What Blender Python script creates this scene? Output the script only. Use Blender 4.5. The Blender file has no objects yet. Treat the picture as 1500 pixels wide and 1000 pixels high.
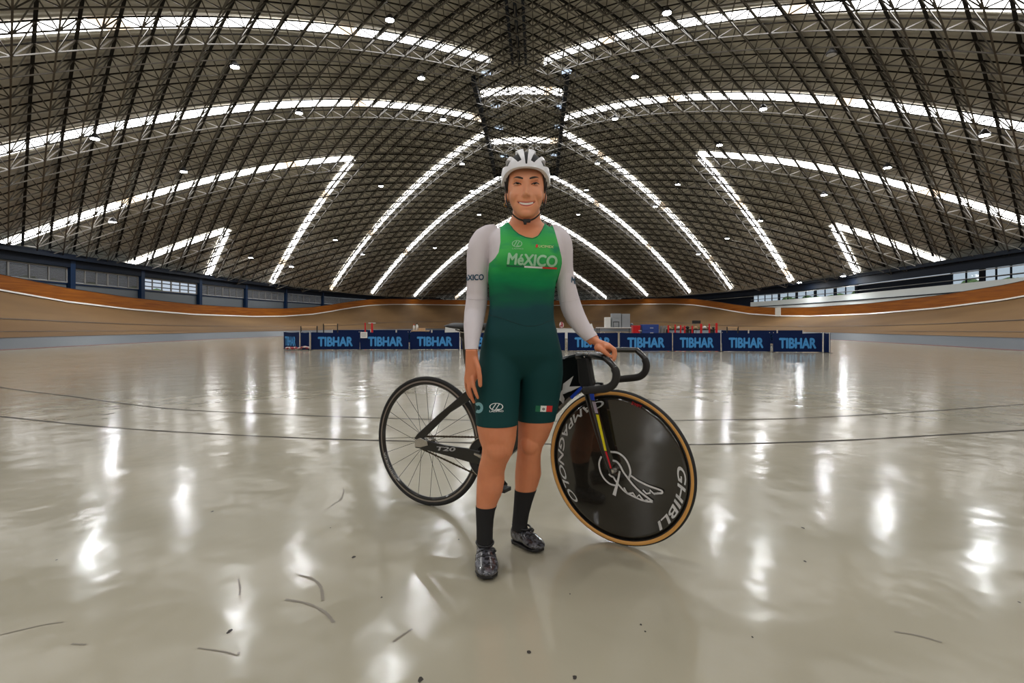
import bpy, bmesh, math, random
import numpy as np
from mathutils import Vector, Matrix
from mathutils.bvhtree import BVHTree
from math import sin, cos, pi, radians, sqrt, atan2
random.seed(4); rng = np.random.default_rng(4)
C = bpy.context.scene.collection
F = 833.0; YH = 476.0; HC = 0.94          # focal length in px, horizon row, eye height

def S(px, py, Y):
    return Vector(((px-750)/F*Y, Y, HC+(YH-py)/F*Y))

# ---------------------------------------------------------------- materials
def mat(name, col, rough=.5, metal=0., spec=.5, emit=None, es=0., coat=0., alpha=None, trans=0., sss=0.):
    m = bpy.data.materials.new(name); m.use_nodes = True
    b = m.node_tree.nodes['Principled BSDF']
    b.inputs['Base Color'].default_value = (*col, 1)
    b.inputs['Roughness'].default_value = rough
    b.inputs['Metallic'].default_value = metal
    b.inputs['Specular IOR Level'].default_value = spec
    b.inputs['Coat Weight'].default_value = coat
    b.inputs['Transmission Weight'].default_value = trans
    if sss:
        b.inputs['Subsurface Weight'].default_value = sss
        b.inputs['Subsurface Radius'].default_value = (.02, .008, .004)
        b.inputs['Subsurface Scale'].default_value = .3
    if emit:
        b.inputs['Emission Color'].default_value = (*emit, 1)
        b.inputs['Emission Strength'].default_value = es
    return m
def srgb(r, g, b):
    return tuple(((c/255)/12.92 if c/255 <= .04045 else ((c/255+.055)/1.055)**2.4) for c in (r, g, b))
def nodes(m): return m.node_tree.nodes, m.node_tree.links, m.node_tree.nodes['Principled BSDF']
def add_noise_color(m, c1, c2, scale, detail=4, lo=.35, hi=.65, coords='Object', stretch=None):
    n, l, b = nodes(m)
    tc = n.new('ShaderNodeTexCoord'); src = tc.outputs[coords]
    if stretch:
        mp = n.new('ShaderNodeMapping'); mp.inputs['Scale'].default_value = stretch
        l.new(src, mp.inputs[0]); src = mp.outputs[0]
    t = n.new('ShaderNodeTexNoise'); t.inputs['Scale'].default_value = scale; t.inputs['Detail'].default_value = detail
    l.new(src, t.inputs['Vector'])
    r = n.new('ShaderNodeValToRGB'); r.color_ramp.elements[0].position = lo; r.color_ramp.elements[1].position = hi
    r.color_ramp.elements[0].color = (*c1, 1); r.color_ramp.elements[1].color = (*c2, 1)
    l.new(t.outputs['Fac'], r.inputs[0]); l.new(r.outputs[0], b.inputs['Base Color'])
    return t, r
def add_bump(m, scale, strength, dist=.01, stretch=None, detail=3):
    n, l, b = nodes(m)
    tc = n.new('ShaderNodeTexCoord'); src = tc.outputs['Object']
    if stretch:
        mp = n.new('ShaderNodeMapping'); mp.inputs['Scale'].default_value = stretch
        l.new(src, mp.inputs[0]); src = mp.outputs[0]
    t = n.new('ShaderNodeTexNoise'); t.inputs['Scale'].default_value = scale; t.inputs['Detail'].default_value = detail
    l.new(src, t.inputs['Vector'])
    bp = n.new('ShaderNodeBump'); bp.inputs['Strength'].default_value = strength; bp.inputs['Distance'].default_value = dist
    l.new(t.outputs['Fac'], bp.inputs['Height']); l.new(bp.outputs[0], b.inputs['Normal'])
    return bp

# ---------------------------------------------------------------- mesh helpers
class MB:
    def __init__(s): s.v = []; s.f = []; s.mi = []
    def add(s, vs, fs, mi=0):
        o = len(s.v); s.v.extend([tuple(v) for v in vs]); s.f.extend([tuple(i+o for i in f) for f in fs]); s.mi.extend([mi]*len(fs))
        return s
    def box(s, c, sz, R=None, mi=0):
        c = Vector(c); h = Vector(sz)/2; vs = []
        for dz in (-1, 1):
            for dy in (-1, 1):
                for dx in (-1, 1):
                    p = Vector((dx*h.x, dy*h.y, dz*h.z))
                    if R is not None: p = R @ p
                    vs.append(c+p)
        return s.add(vs, [(0,2,3,1),(4,5,7,6),(0,1,5,4),(2,6,7,3),(0,4,6,2),(1,3,7,5)], mi)
    def tube(s, pts, r, n=8, mi=0, cap=True, flat=1., up=None):
        pts = [Vector(p) for p in pts]; rs = r if hasattr(r, '__len__') else [r]*len(pts)
        rings = []; prev = None
        for i, p in enumerate(pts):
            t = (pts[min(i+1, len(pts)-1)]-pts[max(i-1, 0)]).normalized()
            if prev is None:
                a = Vector(up) if up is not None else (Vector((0,0,1)) if abs(t.z) < .9 else Vector((1,0,0)))
                x = (a - t*a.dot(t)).normalized()
            else:
                x = (prev - t*prev.dot(t)).normalized()
            prev = x; y = t.cross(x)
            rings.append([p + x*(rs[i]*cos(2*pi*k/n)) + y*(rs[i]*flat*sin(2*pi*k/n)) for k in range(n)])
        return s.loft(rings, mi, cap)
    def loft(s, rings, mi=0, cap=True, closed=False):
        n = len(rings[0]); vs = [v for R in rings for v in R]; fs = []
        m = len(rings)
        for i in range(m if closed else m-1):
            j = (i+1) % m
            for k in range(n):
                fs.append((i*n+k, i*n+(k+1) % n, j*n+(k+1) % n, j*n+k))
        if cap and not closed:
            fs.append(tuple(reversed(range(n)))); fs.append(tuple((m-1)*n+k for k in range(n)))
        return s.add(vs, fs, mi)
    def ell(s, c, r, M=None, n=16, m=10, mi=0):
        c = Vector(c); rings = []
        for i in range(m+1):
            th = pi*(i+.0)/m; th = max(.02, min(pi-.02, th))
            ring = []
            for k in range(n):
                p = Vector((r[0]*sin(th)*cos(2*pi*k/n), r[1]*sin(th)*sin(2*pi*k/n), -r[2]*cos(th)))
                if M is not None: p = M @ p
                ring.append(c+p)
            rings.append(ring)
        return s.loft(rings, mi)
    def prism(s, poly, d, mi=0):
        """poly: 3D points (planar); d: extrusion vector, centred"""
        d = Vector(d); n = len(poly); a = [Vector(p)-d/2 for p in poly]; b = [Vector(p)+d/2 for p in poly]
        fs = [tuple(range(n)), tuple(reversed(range(n, 2*n)))] + [(i, i+n, (i+1) % n+n, (i+1) % n) for i in range(n)]
        return s.add(a+b, fs, mi)
    def build(s, name, mats, parent=None, smooth=False, bevel=0., weld=True, auto=None, subd=0):
        me = bpy.data.meshes.new(name); me.from_pydata(s.v, [], s.f)
        for m in (mats if isinstance(mats, (list, tuple)) else [mats]): me.materials.append(m)
        me.polygons.foreach_set('material_index', s.mi)
        bm = bmesh.new(); bm.from_mesh(me); bmesh.ops.recalc_face_normals(bm, faces=bm.faces); bm.to_mesh(me); bm.free()
        if smooth:
            me.polygons.foreach_set('use_smooth', [True]*len(me.polygons))
        me.update()
        o = bpy.data.objects.new(name, me); C.objects.link(o)
        if parent: o.parent = parent; o.matrix_parent_inverse = Matrix.Translation(-parent.location)
        if bevel:
            md = o.modifiers.new('bevel', 'BEVEL'); md.width = bevel; md.segments = 2; md.limit_method = 'ANGLE'; md.angle_limit = radians(40)
        if subd:
            md = o.modifiers.new('sub', 'SUBSURF'); md.levels = subd; md.render_levels = subd
        return o
def raw(name, V, Fc, m, parent=None, smooth=False, mi=None):
    me = bpy.data.meshes.new(name); me.from_pydata(V if isinstance(V, list) else V.tolist(), [], Fc if isinstance(Fc, list) else Fc.tolist())
    for x in (m if isinstance(m, (list, tuple)) else [m]): me.materials.append(x)
    if mi is not None: me.polygons.foreach_set('material_index', mi)
    if smooth: me.polygons.foreach_set('use_smooth', [True]*len(me.polygons))
    me.update(); o = bpy.data.objects.new(name, me); C.objects.link(o)
    if parent: o.parent = parent; o.matrix_parent_inverse = Matrix.Translation(-parent.location)
    return o
def tag(o, label=None, cat=None, group=None, kind=None):
    if label: o['label'] = label
    if cat: o['category'] = cat
    if group: o['group'] = group
    if kind: o['kind'] = kind
    return o
def empty(name, loc, label=None, cat=None, group=None, rz=0, kind=None):
    o = bpy.data.objects.new(name, None); C.objects.link(o); o.location = loc; o.rotation_euler = (0, 0, rz); o.empty_display_size = .1
    return tag(o, label, cat, group, kind)
def copy_tree(o, parent=None):
    c = o.copy(); C.objects.link(c)
    if parent: c.parent = parent
    for ch in [x for x in bpy.data.objects if x.parent == o]: copy_tree(ch, c)
    return c
def text_mesh(txt, bold=.0, shear=0., longest=None, space=1.):
    """2D triangulated text, normalised so height of capitals = 1, returns verts (n,2), tris"""
    cu = bpy.data.curves.new('t', 'FONT'); cu.body = txt; cu.size = 1; cu.shear = shear; cu.resolution_u = 4; cu.space_character = space
    ob = bpy.data.objects.new('t', cu); C.objects.link(ob)
    dg = bpy.context.evaluated_depsgraph_get(); me = bpy.data.meshes.new_from_object(ob.evaluated_get(dg))
    bpy.data.objects.remove(ob); bpy.data.curves.remove(cu)
    bm = bmesh.new(); bm.from_mesh(me); bpy.data.meshes.remove(me)
    bmesh.ops.triangulate(bm, faces=bm.faces)
    if longest:
        for _ in range(4):
            es = [e for e in bm.edges if e.calc_length() > longest]
            if not es: break
            bmesh.ops.subdivide_edges(bm, edges=es, cuts=1); bmesh.ops.triangulate(bm, faces=bm.faces)
    V = np.array([(v.co.x, v.co.y) for v in bm.verts]); T = [tuple(v.index for v in f.verts) for f in bm.faces]
    bm.free()
    if bold:
        V0, T0, n0 = V.copy(), list(T), len(V)
        for q, (dx, dy) in enumerate(((bold, 0), (-bold, 0), (0, bold*.8), (0, -bold*.8), (bold*.7, bold*.5), (-bold*.7, -bold*.5))):
            V = np.concatenate([V, V0+np.array([dx, dy])]); T += [tuple(i+(q+1)*n0 for i in t) for t in T0]
    V[:, 0] -= V[:, 0].min(); V[:, 1] -= V[:, 1].min(); return V, T
def fit_text(txt, w, h, **k):
    V, T = text_mesh(txt, **k)
    V[:, 0] *= w/V[:, 0].max(); V[:, 1] *= h/V[:, 1].max(); return V, T

M = {}
M['floor'] = mat('floor_paint', srgb(188, 179, 163), .16, spec=.42)
M['deck'] = mat('roof_deck', srgb(142, 136, 126), .7, spec=.2)
M['purlin'] = mat('dark_purlin', srgb(26, 24, 22), .7, spec=.2)
M['steel'] = mat('truss_steel', srgb(130, 124, 115), .45)
M['sky'] = mat('skylight_panel', (.9, .9, .9), .5, emit=(1., .985, .97), es=6.8)
M['skyold'] = mat('skylight_panel_aged', srgb(190, 160, 125), .5, emit=(1., .82, .62), es=1.6)
M['skyblue'] = mat('vent_panel', (.3, .35, .4), .5, emit=(.62, .75, .95), es=1.0)
M['lamp'] = mat('lamp_lens', (1, 1, 1), .4, emit=(.93, .97, 1), es=60.)
M['lampoff'] = mat('lamp_lens_off', srgb(200, 200, 200), .3)
M['lampbody'] = mat('lamp_housing', srgb(70, 70, 72), .4, metal=.5)
M['track'] = mat('track_concrete', srgb(176, 150, 120), .75, spec=.15)
M['blue'] = mat('blue_band', srgb(76, 84, 92), .5)
M['red'] = mat('red_line', srgb(112, 34, 32), .5)
M['darkline'] = mat('dark_line', srgb(62, 50, 42), .6)
M['wood'] = mat('plywood', srgb(176, 104, 36), .5, spec=.3)
M['white'] = mat('white_paint', srgb(222, 218, 208), .4)
M['navy'] = mat('navy_steel', srgb(10, 20, 34), .6, spec=.2)
M['postblue'] = mat('blue_steel', srgb(8, 36, 66), .5, spec=.25)
M['louver'] = mat('louver_grey', srgb(76, 72, 68), .6)
M['frame'] = mat('window_frame', srgb(130, 128, 124), .5)
M['corr'] = mat('corrugated_grey', srgb(98, 104, 108), .5)
M['parapet'] = mat('parapet', srgb(205, 209, 205), .5)
M['glass'] = mat('glass', (.9, .95, .95), .02, trans=1.)
M['joint'] = mat('joint', srgb(48, 42, 36), .8)
M['scuff'] = mat('scuff', srgb(122, 114, 100), .5)
M['green'] = mat('leaves', srgb(96, 130, 60), .8)
M['navycloth'] = mat('navy_cloth', srgb(8, 30, 74), .8, spec=.2)
M['cyan'] = mat('banner_print', srgb(64, 148, 214), .6)
M['black'] = mat('black', srgb(22, 22, 22), .5)
M['redp'] = mat('red_plastic', srgb(200, 20, 28), .35)
M['bluep'] = mat('blue_plastic', srgb(28, 62, 138), .4)
M['grey'] = mat('grey_plastic', srgb(150, 156, 160), .5)
M['whitep'] = mat('white_plastic', srgb(225, 225, 222), .4)
M['carton'] = mat('carton', srgb(196, 160, 120), .7)
M['pink'] = mat('pink', srgb(200, 80, 150), .6)

# floor: cloudy colour, wavy gloss
t, r = add_noise_color(M['floor'], srgb(152, 146, 126), srgb(172, 165, 146), .55, 6, .3, .7)
n, l, b = nodes(M['floor'])
tc = n.new('ShaderNodeTexCoord')
t2 = n.new('ShaderNodeTexNoise'); t2.inputs['Scale'].default_value = 3.2; t2.inputs['Detail'].default_value = 5
l.new(tc.outputs['Object'], t2.inputs['Vector'])
rr = n.new('ShaderNodeMapRange'); rr.inputs['To Min'].default_value = .10; rr.inputs['To Max'].default_value = .20
l.new(t2.outputs['Fac'], rr.inputs['Value']); l.new(rr.outputs[0], b.inputs['Roughness'])
t3 = n.new('ShaderNodeTexNoise'); t3.inputs['Scale'].default_value = 2.2; t3.inputs['Detail'].default_value = 3
mp = n.new('ShaderNodeMapping'); mp.inputs['Scale'].default_value = (1, .8, 1)
l.new(tc.outputs['Object'], mp.inputs[0]); l.new(mp.outputs[0], t3.inputs['Vector'])
bp = n.new('ShaderNodeBump'); bp.inputs['Strength'].default_value = .5; bp.inputs['Distance'].default_value = .02
l.new(t3.outputs['Fac'], bp.inputs['Height']); l.new(bp.outputs[0], b.inputs['Normal'])
# plywood barrier: streaks
add_noise_color(M['wood'], srgb(124, 64, 8), srgb(160, 94, 20), 1.0, 6, .3, .7, stretch=(.5, .5, 9))
add_noise_color(M['track'], srgb(106, 80, 52), srgb(132, 104, 70), .25, 6, .25, .75, stretch=(1, .35, 2))
add_noise_color(M['deck'], srgb(172, 168, 156), srgb(196, 191, 178), .35, 4)
add_noise_color(M['steel'], srgb(66, 61, 54), srgb(86, 81, 72), .4, 3)
EXPO = 0.26
# ================================================================= THE HALL
EY = .044; X0 = 1.21
def HW(x, y, z=0.):
    """hall axes -> world (camera stands at the origin of the world, hall turned by EY)"""
    X = x-X0; return Vector((X*cos(EY)+y*sin(EY), -X*sin(EY)+y*cos(EY), z))
def ray_h(px, py):
    X = (px-750)/F; Z = (YH-py)/F; return np.array([X*cos(EY)-sin(EY), X*sin(EY)+cos(EY), Z])
ZB = 4.73
def roofz(x, y):
    bb = 70.0 if y > 41.9 else 68.9
    g = 1-(abs(x/31.7)**1.88+abs((y-41.9)/bb)**1.88)
    return HC+ZB*(1+2.864*max(g, -.02))
def roof_hit(px, py, drop=0.):
    d = ray_h(px, py); lo, hi = 1., 200.
    s = lo
    while s < 200:
        x, y = X0+s*d[0], s*d[1]
        if HC+s*d[2] > roofz(x, y)-drop: break
        s += .25
    return X0+s*d[0], s*d[1]
# ---- roof deck
ring = []
NR, NT = 44, 160
V = []; Fc = []
def ell_pt(rho, th):
    sx = np.sign(cos(th))*abs(cos(th))**(2/1.88); sy = np.sign(sin(th))*abs(sin(th))**(2/1.88)
    x = 31.7*rho*sx; y = 41.9+(70.0 if sy > 0 else 68.9)*rho*sy
    return x, y
for i in range(NR+1):
    rho = (i/NR)**.8*1.012
    for k in range(NT):
        x, y = ell_pt(max(rho, .001), 2*pi*k/NT); V.append(tuple(HW(x, y, roofz(x, y)+.04)))
for i in range(NR):
    for k in range(NT):
        a, b2 = i*NT+k, i*NT+(k+1) % NT; Fc.append((a, b2, b2+NT, a+NT))
deck = raw('ceiling', V, Fc, M['deck'], smooth=True); tag(deck, kind='structure')
# corrugation of the deck panels (fine ribs)
n, l, b = nodes(M['deck'])
tc = n.new('ShaderNodeTexCoord'); sx = n.new('ShaderNodeSeparateXYZ'); l.new(tc.outputs['Object'], sx.inputs[0])
ab = n.new('ShaderNodeMath'); ab.operation = 'ABSOLUTE'; l.new(sx.outputs['X'], ab.inputs[0])
ad = n.new('ShaderNodeMath'); ad.operation = 'ADD'; l.new(ab.outputs[0], ad.inputs[0]); l.new(sx.outputs['Y'], ad.inputs[1])
mu = n.new('ShaderNodeMath'); mu.operation = 'MULTIPLY'; mu.inputs[1].default_value = 14; l.new(ad.outputs[0], mu.inputs[0])
sn = n.new('ShaderNodeMath'); sn.operation = 'SINE'; l.new(mu.outputs[0], sn.inputs[0])
bp = n.new('ShaderNodeBump'); bp.inputs['Strength'].default_value = .5; bp.inputs['Distance'].default_value = .03
l.new(sn.outputs[0], bp.inputs['Height']); l.new(bp.outputs[0], b.inputs['Normal'])

# ---- skylight strips: V-shaped pairs meeting on the cross axis of the roof
SW = .58                        # half width measured along the hall
def inroof(x, y, lim=.985):
    bb = 70.0 if y > 41.9 else 68.9
    return (abs(x/31.7)**1.88+abs((y-41.9)/bb)**1.88) < lim
wn = 0
def strip(fn, t0, t1, along, off):
    """fn(t,offset)->x,y ; panel cells about 1 m long"""
    global wn
    wn += 1
    N = max(3, int(abs(t1-t0)/.7)); V = []; Fc = []; mi = []
    for i in range(N+1):
        t = t0+(t1-t0)*i/N
        for o in (-off, off):
            x, y = fn(t, o); V.append(tuple(HW(x, y, roofz(x, y)-.02)))
    k0 = random.randint(0, 6)
    for i in range(N):
        Fc.append((2*i, 2*i+1, 2*i+3, 2*i+2)); mi.append(1 if (i+k0) % 11 == 0 and random.random() < .8 else 0)
    o = raw('window_%d' % wn, V, Fc, [M['sky'], M['skyold']], mi=mi); tag(o, kind='structure')
m_ = 1.02
for sg in (-1, 1):
    for c, x0_ in ((17.4, 1.), (29.2, 1.), (41.04, 2.0 if sg < 0 else 1.7), (52.87, 3.6), (64.86, 15.0), (76.33, 26.3)):
        x = x0_
        while inroof(x, c-m_*x): x += .1
        if c < 40: continue
        strip(lambda t, o, c=c, sg=sg: (sg*t, c-m_*t+o), x0_, x, 'P', SW)
    for c, x0_ in ((22.59, 26.6), (34.4, 15.3), (48.67, 3.6), (60.8, 2.4), (74.9, 1.6), (89.3, 1.6)):
        x = x0_
        while inroof(x, c+m_*x): x += .1
        strip(lambda t, o, c=c, sg=sg: (sg*t, c+m_*t+o), x0_, x, 'Q', SW)
xa, ya = roof_hit(773, 131); xb, yb = roof_hit(773, 204)
for yy in (ya, yb, ya-28, ya-38):
    strip(lambda t, o, yy=yy: (t, yy+o), -3.15, 3.15, 'T', .6)
for sg in (-1, 1):
    for c in (-18., -6.2, 5.6, 17.4, 29.2):  # rows continued overhead and behind, out of view, added to brighten the rider's front
        x = 2.
        while inroof(x, c-m_*x): x += .1
        strip(lambda t, o, c=c, sg=sg: (sg*t, c-m_*t+o), 2., x, 'P', SW)
# small bluish ventilation panes in the ridge bay
for px, py in ((713, 105), (830, 103), (726, 155), (822, 154), (731, 186), (818, 185), (738, 228), (812, 226)):
    x, y = roof_hit(px, py); wn += 1
    raw('window_%d' % wn, [tuple(HW(x+a, y+b_, roofz(x, y)-.05)) for a, b_ in ((-.35, -.35), (.35, -.35), (.35, .35), (-.35, .35))], [(0, 1, 2, 3)], M['skyblue'])['kind'] = 'structure'

# ---- space frame (diagrid)
G = 1.97
def bars(segs, r, sides=3):
    """segs: list of (p,q) 3-vectors -> V,F arrays"""
    P = np.array([s[0] for s in segs]); Q = np.array([s[1] for s in segs]); D = Q-P; D /= np.linalg.norm(D, axis=1)[:, None]
    up = np.tile([0, 0, 1.], (len(P), 1)); X = np.cross(D, up); nn = np.linalg.norm(X, axis=1); bad = nn < 1e-3
    X[bad] = [1, 0, 0]; nn[bad] = 1; X /= nn[:, None]; Yv = np.cross(D, X)
    vs = []
    for E_ in (P, Q):
        for k in range(sides):
            a = 2*pi*k/sides+.5; vs.append(E_+r*(cos(a)*X+sin(a)*Yv))
    Vv = np.stack(vs, 1).reshape(-1, 3); n_ = len(P); base = np.arange(n_)*2*sides
    Fs = [np.stack([base+k, base+(k+1) % sides, base+sides+(k+1) % sides, base+sides+k], 1) for k in range(sides)]
    return Vv, np.concatenate(Fs)
def uvp(u, v): return (u-v)/(2*m_), (u+v)/2
def node(u, v, drop):
    x, y = uvp(u, v)
    return tuple(HW(x, y, roofz(x, y)-drop))
top, thick, bot, web = [], [], [], []
DT, DB = .16, 1.05
OFF = 41.04 % G+G/2
k0, k1 = -25, 75
def ok(u, v, lim=.99):
    x, y = uvp(u, v); return inroof(x, y, lim) and y > -9
def okline(pf, a, b2, stepn):
    pass
for i in range(k0, k1):
    for j in range(k0, k1):
        u, v = i*G+OFF, j*G+OFF
        if not ok(u, v): continue
        x, y = uvp(u, v); far = y > 49.7
        right = x > 0
        # direction of heavy purlins: Q lines near, P lines far
        for (du, dv) in ((G, 0), (0, G)):
            if not ok(u+du, v+dv, 1.0): continue
            isQ = (du > 0) if right else (dv > 0)      # moving along u on the right = along a v-const line = Q
            seg = (node(u, v, DT), node(u+du, v+dv, DT))
            (thick if isQ != far else top).append(seg)
        ub, vb = u+G/2, v+G/2
        if ok(ub, vb, .97):
            nb = node(ub, vb, DB)
            for (a, b2) in ((0, 0), (G, 0), (0, G), (G, G)):
                if ok(u+a, v+b2, 1.0): web.append((nb, node(u+a, v+b2, DT)))
            for (a, b2) in ((G, 0), (0, G)):
                if ok(ub+a, vb+b2, .97): bot.append((nb, node(ub+a, vb+b2, DB)))
frame = empty('roof_space_frame', HW(0, 45, 10), kind='structure')
for nm, sg_, r_, mt in (('purlins', thick, .085, M['purlin']), ('top_chords', top, .045, M['purlin']), ('bottom_chords', bot, .043, M['steel']), ('webs', web, .034, M['steel'])):
    Vv, Ff = bars(sg_, r_); o = raw(nm[:-1], Vv, Ff, mt, frame); tag(o, kind='structure')
# ridge beams: the bay between the two long beams
def longbeam(name, x, y0, y1, w, h, drop, mt, parent):
    mb = MB(); N = max(2, int((y1-y0)/2)); rings = []
    for i in range(N+1):
        y = y0+(y1-y0)*i/N; z = roofz(x, y)-drop
        rings.append([HW(x-w/2, y, z), HW(x+w/2, y, z), HW(x+w/2, y, z-h), HW(x-w/2, y, z-h)])
    mb.loft(rings); return mb.build(name, mt, parent)
ridge = empty('ridge_beams', HW(0, 40, 19), kind='structure')
_, ye = roof_hit(773, 246); _, ys = roof_hit(773, 100)
for x in (-3.35, 3.35):
    tag(longbeam('ridge_beam', x, ys, ye, .3, .5, .25, M['navy'], ridge), kind='structure')
for x in (-.45, 0, .45):
    tag(longbeam('centre_beam', x, -6, roof_hit(773, 82)[1], .16, .35, .25, M['navy'], ridge), kind='structure')
for yy in (ye,):
    mb = MB(); z = roofz(0, yy); mb.loft([[HW(x, yy+a, z-b2) for a, b2 in ((-.2, .2), (.2, .2), (.2, .8), (-.2, .8))] for x in (-3.4, 0, 3.4)])
    tag(mb.build('cross_beam', M['navy'], ridge), kind='structure')

# ---- high-bay lamps
lampspec = [(571, 26), (977, 17), (344, 95), (617, 114), (930, 110), (1218, 80), (438, 165), (139, 202), (649, 174), (901, 172), (1118, 157), (1442, 193), (269, 250), (1054, 212), (1300, 245), (677, 240), (558, 272), (875, 239), (993, 269), (1207, 283), (491, 350), (367, 377), (531, 372), (691, 279), (859, 278), (637, 363), (702, 314), (847, 314), (960, 302), (1065, 348), (1114, 323), (165, 323), (427, 390), (1023, 371), (1235, 404), (1171, 412)]
lampproto = {}
def make_lamp(px, py, off):
    x, y = roof_hit(px, py, 1.35); z = roofz(x, y)-1.35
    side = 'left' if px < 745 else 'right' if px > 800 else 'centre'
    hg = 'top row' if py < 60 else 'upper part' if py < 180 else 'middle part' if py < 290 else 'low part'
    key = 'off' if off else 'on'
    p = HW(x, y, z)
    if key not in lampproto:
        o = empty('high_bay_lamp', (0, 0, 0))
        mb = MB(); prof = [(.06, .30), (.10, .28), (.14, .20), (.24, .10), (.25, .02), (.23, .0)]
        mb.loft([[(r_*cos(2*pi*k/20), r_*sin(2*pi*k/20), zz) for k in range(20)] for r_, zz in prof]); mb.build('housing', M['lampbody'], o, smooth=True)
        mb = MB(); mb.loft([[(r_*cos(2*pi*k/20), r_*sin(2*pi*k/20), zz) for k in range(20)] for r_, zz in ((.205, .01), (.215, -.02), (.12, -.045), (.02, -.05))])
        mb.build('lens', M['lampoff'] if off else M['lamp'], o, smooth=True)
        mb = MB(); mb.tube([(0, 0, .3), (0, 0, 1.2)], .012, 6); mb.build('hanger', M['steel'], o)
        if not off:
            ld = bpy.data.lights.new('lamp_light', 'AREA'); ld.shape = 'DISK'; ld.size = .4; ld.energy = 120; ld.color = (.95, .975, 1)
            lo_ = bpy.data.objects.new('lamp_light', ld); C.objects.link(lo_); lo_.parent = o; lo_.location = (0, 0, -.07)
        lampproto[key] = o; first = True
        o2 = o
    else:
        o2 = copy_tree(lampproto[key])
    o2.location = p
    return o2
lampobjs = []
for i, (px, py) in enumerate(lampspec): lampobjs.append(make_lamp(px, py, (px, py) == (1218, 80)))
LL = ['lit lamp above the upper left skylight, left of the ridge beam at the top edge', 'lit lamp at the top edge of the picture, right of the ridge beams',
 'lit lamp alone between the two long upper left skylights', 'lit lamp under the inner end of the top left skylight, nearest the ridge', 'lit lamp under the inner end of the top right skylight',
 'unlit lamp with a dark ring hanging under the big top right skylight', 'lit lamp touching the lower edge of the second left skylight near its middle', 'lit lamp on the second left skylight close to the left edge',
 'lit lamp just under the inner end of the second left skylight', 'lit lamp just under the inner end of the second right skylight', 'lit lamp under the middle of the second right skylight', 'lit lamp under the second right skylight close to the right edge',
 'lit lamp above the third left skylight, between it and the second', 'lit lamp right above the peak where two right skylights meet', 'lit lamp above the third right skylight far from its peak',
 'lit lamp below the left corner of the ridge bay beside the arched skylight', 'lit lamp left of the large left arched skylight, near its upper half', 'lit lamp below the right corner of the ridge bay beside the arched skylight', 'lit lamp right of the large right arched skylight, near its upper half',
 'lit lamp below the third right skylight with a visible hanger', 'faint lamp left of the large left arch, lower half', 'faint lamp just right of the long slanting left skylight, low on the roof', 'faint lamp on the lower outer edge of the large left arch',
 'lit lamp on the left arm of the middle arched skylight, left of the helmet', 'lit lamp on the right arm of the middle arched skylight, right of the helmet', 'faint lamp inside the middle arch, low on the left',
 'lit lamp inside the middle arch, level with the chin on the left', 'lit lamp inside the middle arch, level with the chin on the right', 'lit lamp on the upper right arm of the large right arch', 'faint lamp between the large right arch and the slanting right skylight', 'lit lamp on the slanting right skylight, halfway down', 'unlit small lamp below the third left skylight near its left end', 'faint lamp low on the roof right of the slanting left skylight foot', 'faint lamp low between the large right arch and the slanting right skylight', 'faint lamp beside the foot of the small lower right skylight', 'lowest faint lamp right of the slanting right skylight foot']
for o, s_ in zip(lampobjs, LL):
    tag(o, s_, 'ceiling lamp', 'high bay lamps under the roof')

for x_, y_ in ((-12, -3), (12, -3), (-20, 8), (20, 8), (0, -10), (-8, -16), (8, -16), (0, 3), (-7, 10), (8, 10), (-16, -12), (16, -12)):  # extra lamps out of view, added to light the rider from the front
    o = copy_tree(lampproto['on']); o.location = HW(x_, y_, roofz(x_, y_)-1.35)
    tag(o, 'unseen high bay lamp added overhead or behind the camera for front light', 'ceiling lamp', 'added high bay lamps out of view')

# ---- track oval
def outer(th, off=0., dz=0):
    a = 29.8-off; nn = 2.3
    sx = np.sign(cos(th))*abs(cos(th))**(2/nn); sy = np.sign(sin(th))*abs(sin(th))**(2/nn)
    return a*sx, 45+((61-off) if sy > 0 else (70-off))*sy
ZT = [(-80, 4.5), (-5, 4.45), (10, 4.2), (20, 3.9), (27, 3.3), (31, 2.9), (36, 2.42), (42, 2.08), (50, 1.84), (60, 1.80), (66, 1.93), (72, 2.27), (76, 2.72), (79, 3.12), (82, 3.5), (85, 3.85), (90, 4.18), (95, 4.35), (104, 4.52), (120, 4.55)]
def ztop(y): return float(np.interp(y, [a for a, _ in ZT], [b_ for _, b_ in ZT]))
# even spacing along the oval
ths = []; acc = 0; pp = None; dense = np.linspace(0, 2*pi, 4001)[:-1]
pts = np.array([outer(t) for t in dense]); seg = np.linalg.norm(np.roll(pts, -1, 0)-pts, axis=1); cum = np.concatenate([[0], np.cumsum(seg)]); NTK = 360
OV = []
for i in range(NTK):
    s_ = cum[-1]*i/NTK; k = min(np.searchsorted(cum, s_, side='right')-1, 3999); OV.append(pts[k])
OV = np.array(OV); 
for _ in range(3): OV = (np.roll(OV, 1, 0)+OV*2+np.roll(OV, -1, 0))/4
tang = np.roll(OV, -1, 0)-np.roll(OV, 1, 0); tang /= np.linalg.norm(tang, axis=1)[:, None]; inn = np.stack([-tang[:, 1], tang[:, 0]], 1)   # inward normal (ccw)
def at(off): return OV+inn*off
def band(name, prof, m, lab=None, close=False, parent=None):
    """prof: list of (offset inward, height function y->z)"""
    V = []; Fc = []; n_ = len(prof)
    for (off, zf) in prof:
        P = at(off)
        for (x, y), (xo, yo) in zip(P, OV): V.append(tuple(HW(x, y, zf(yo))))
    rng_ = range(n_) if close else range(n_-1)
    for i in rng_:
        j = (i+1) % n_
        for k in range(NTK):
            k2 = (k+1) % NTK; Fc.append((i*NTK+k, i*NTK+k2, j*NTK+k2, j*NTK+k))
    o = raw(name, V, Fc, m, parent, smooth=False); tag(o, kind='structure'); return o
WB = 7.45                    # offset of the blue band's outer edge
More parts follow.
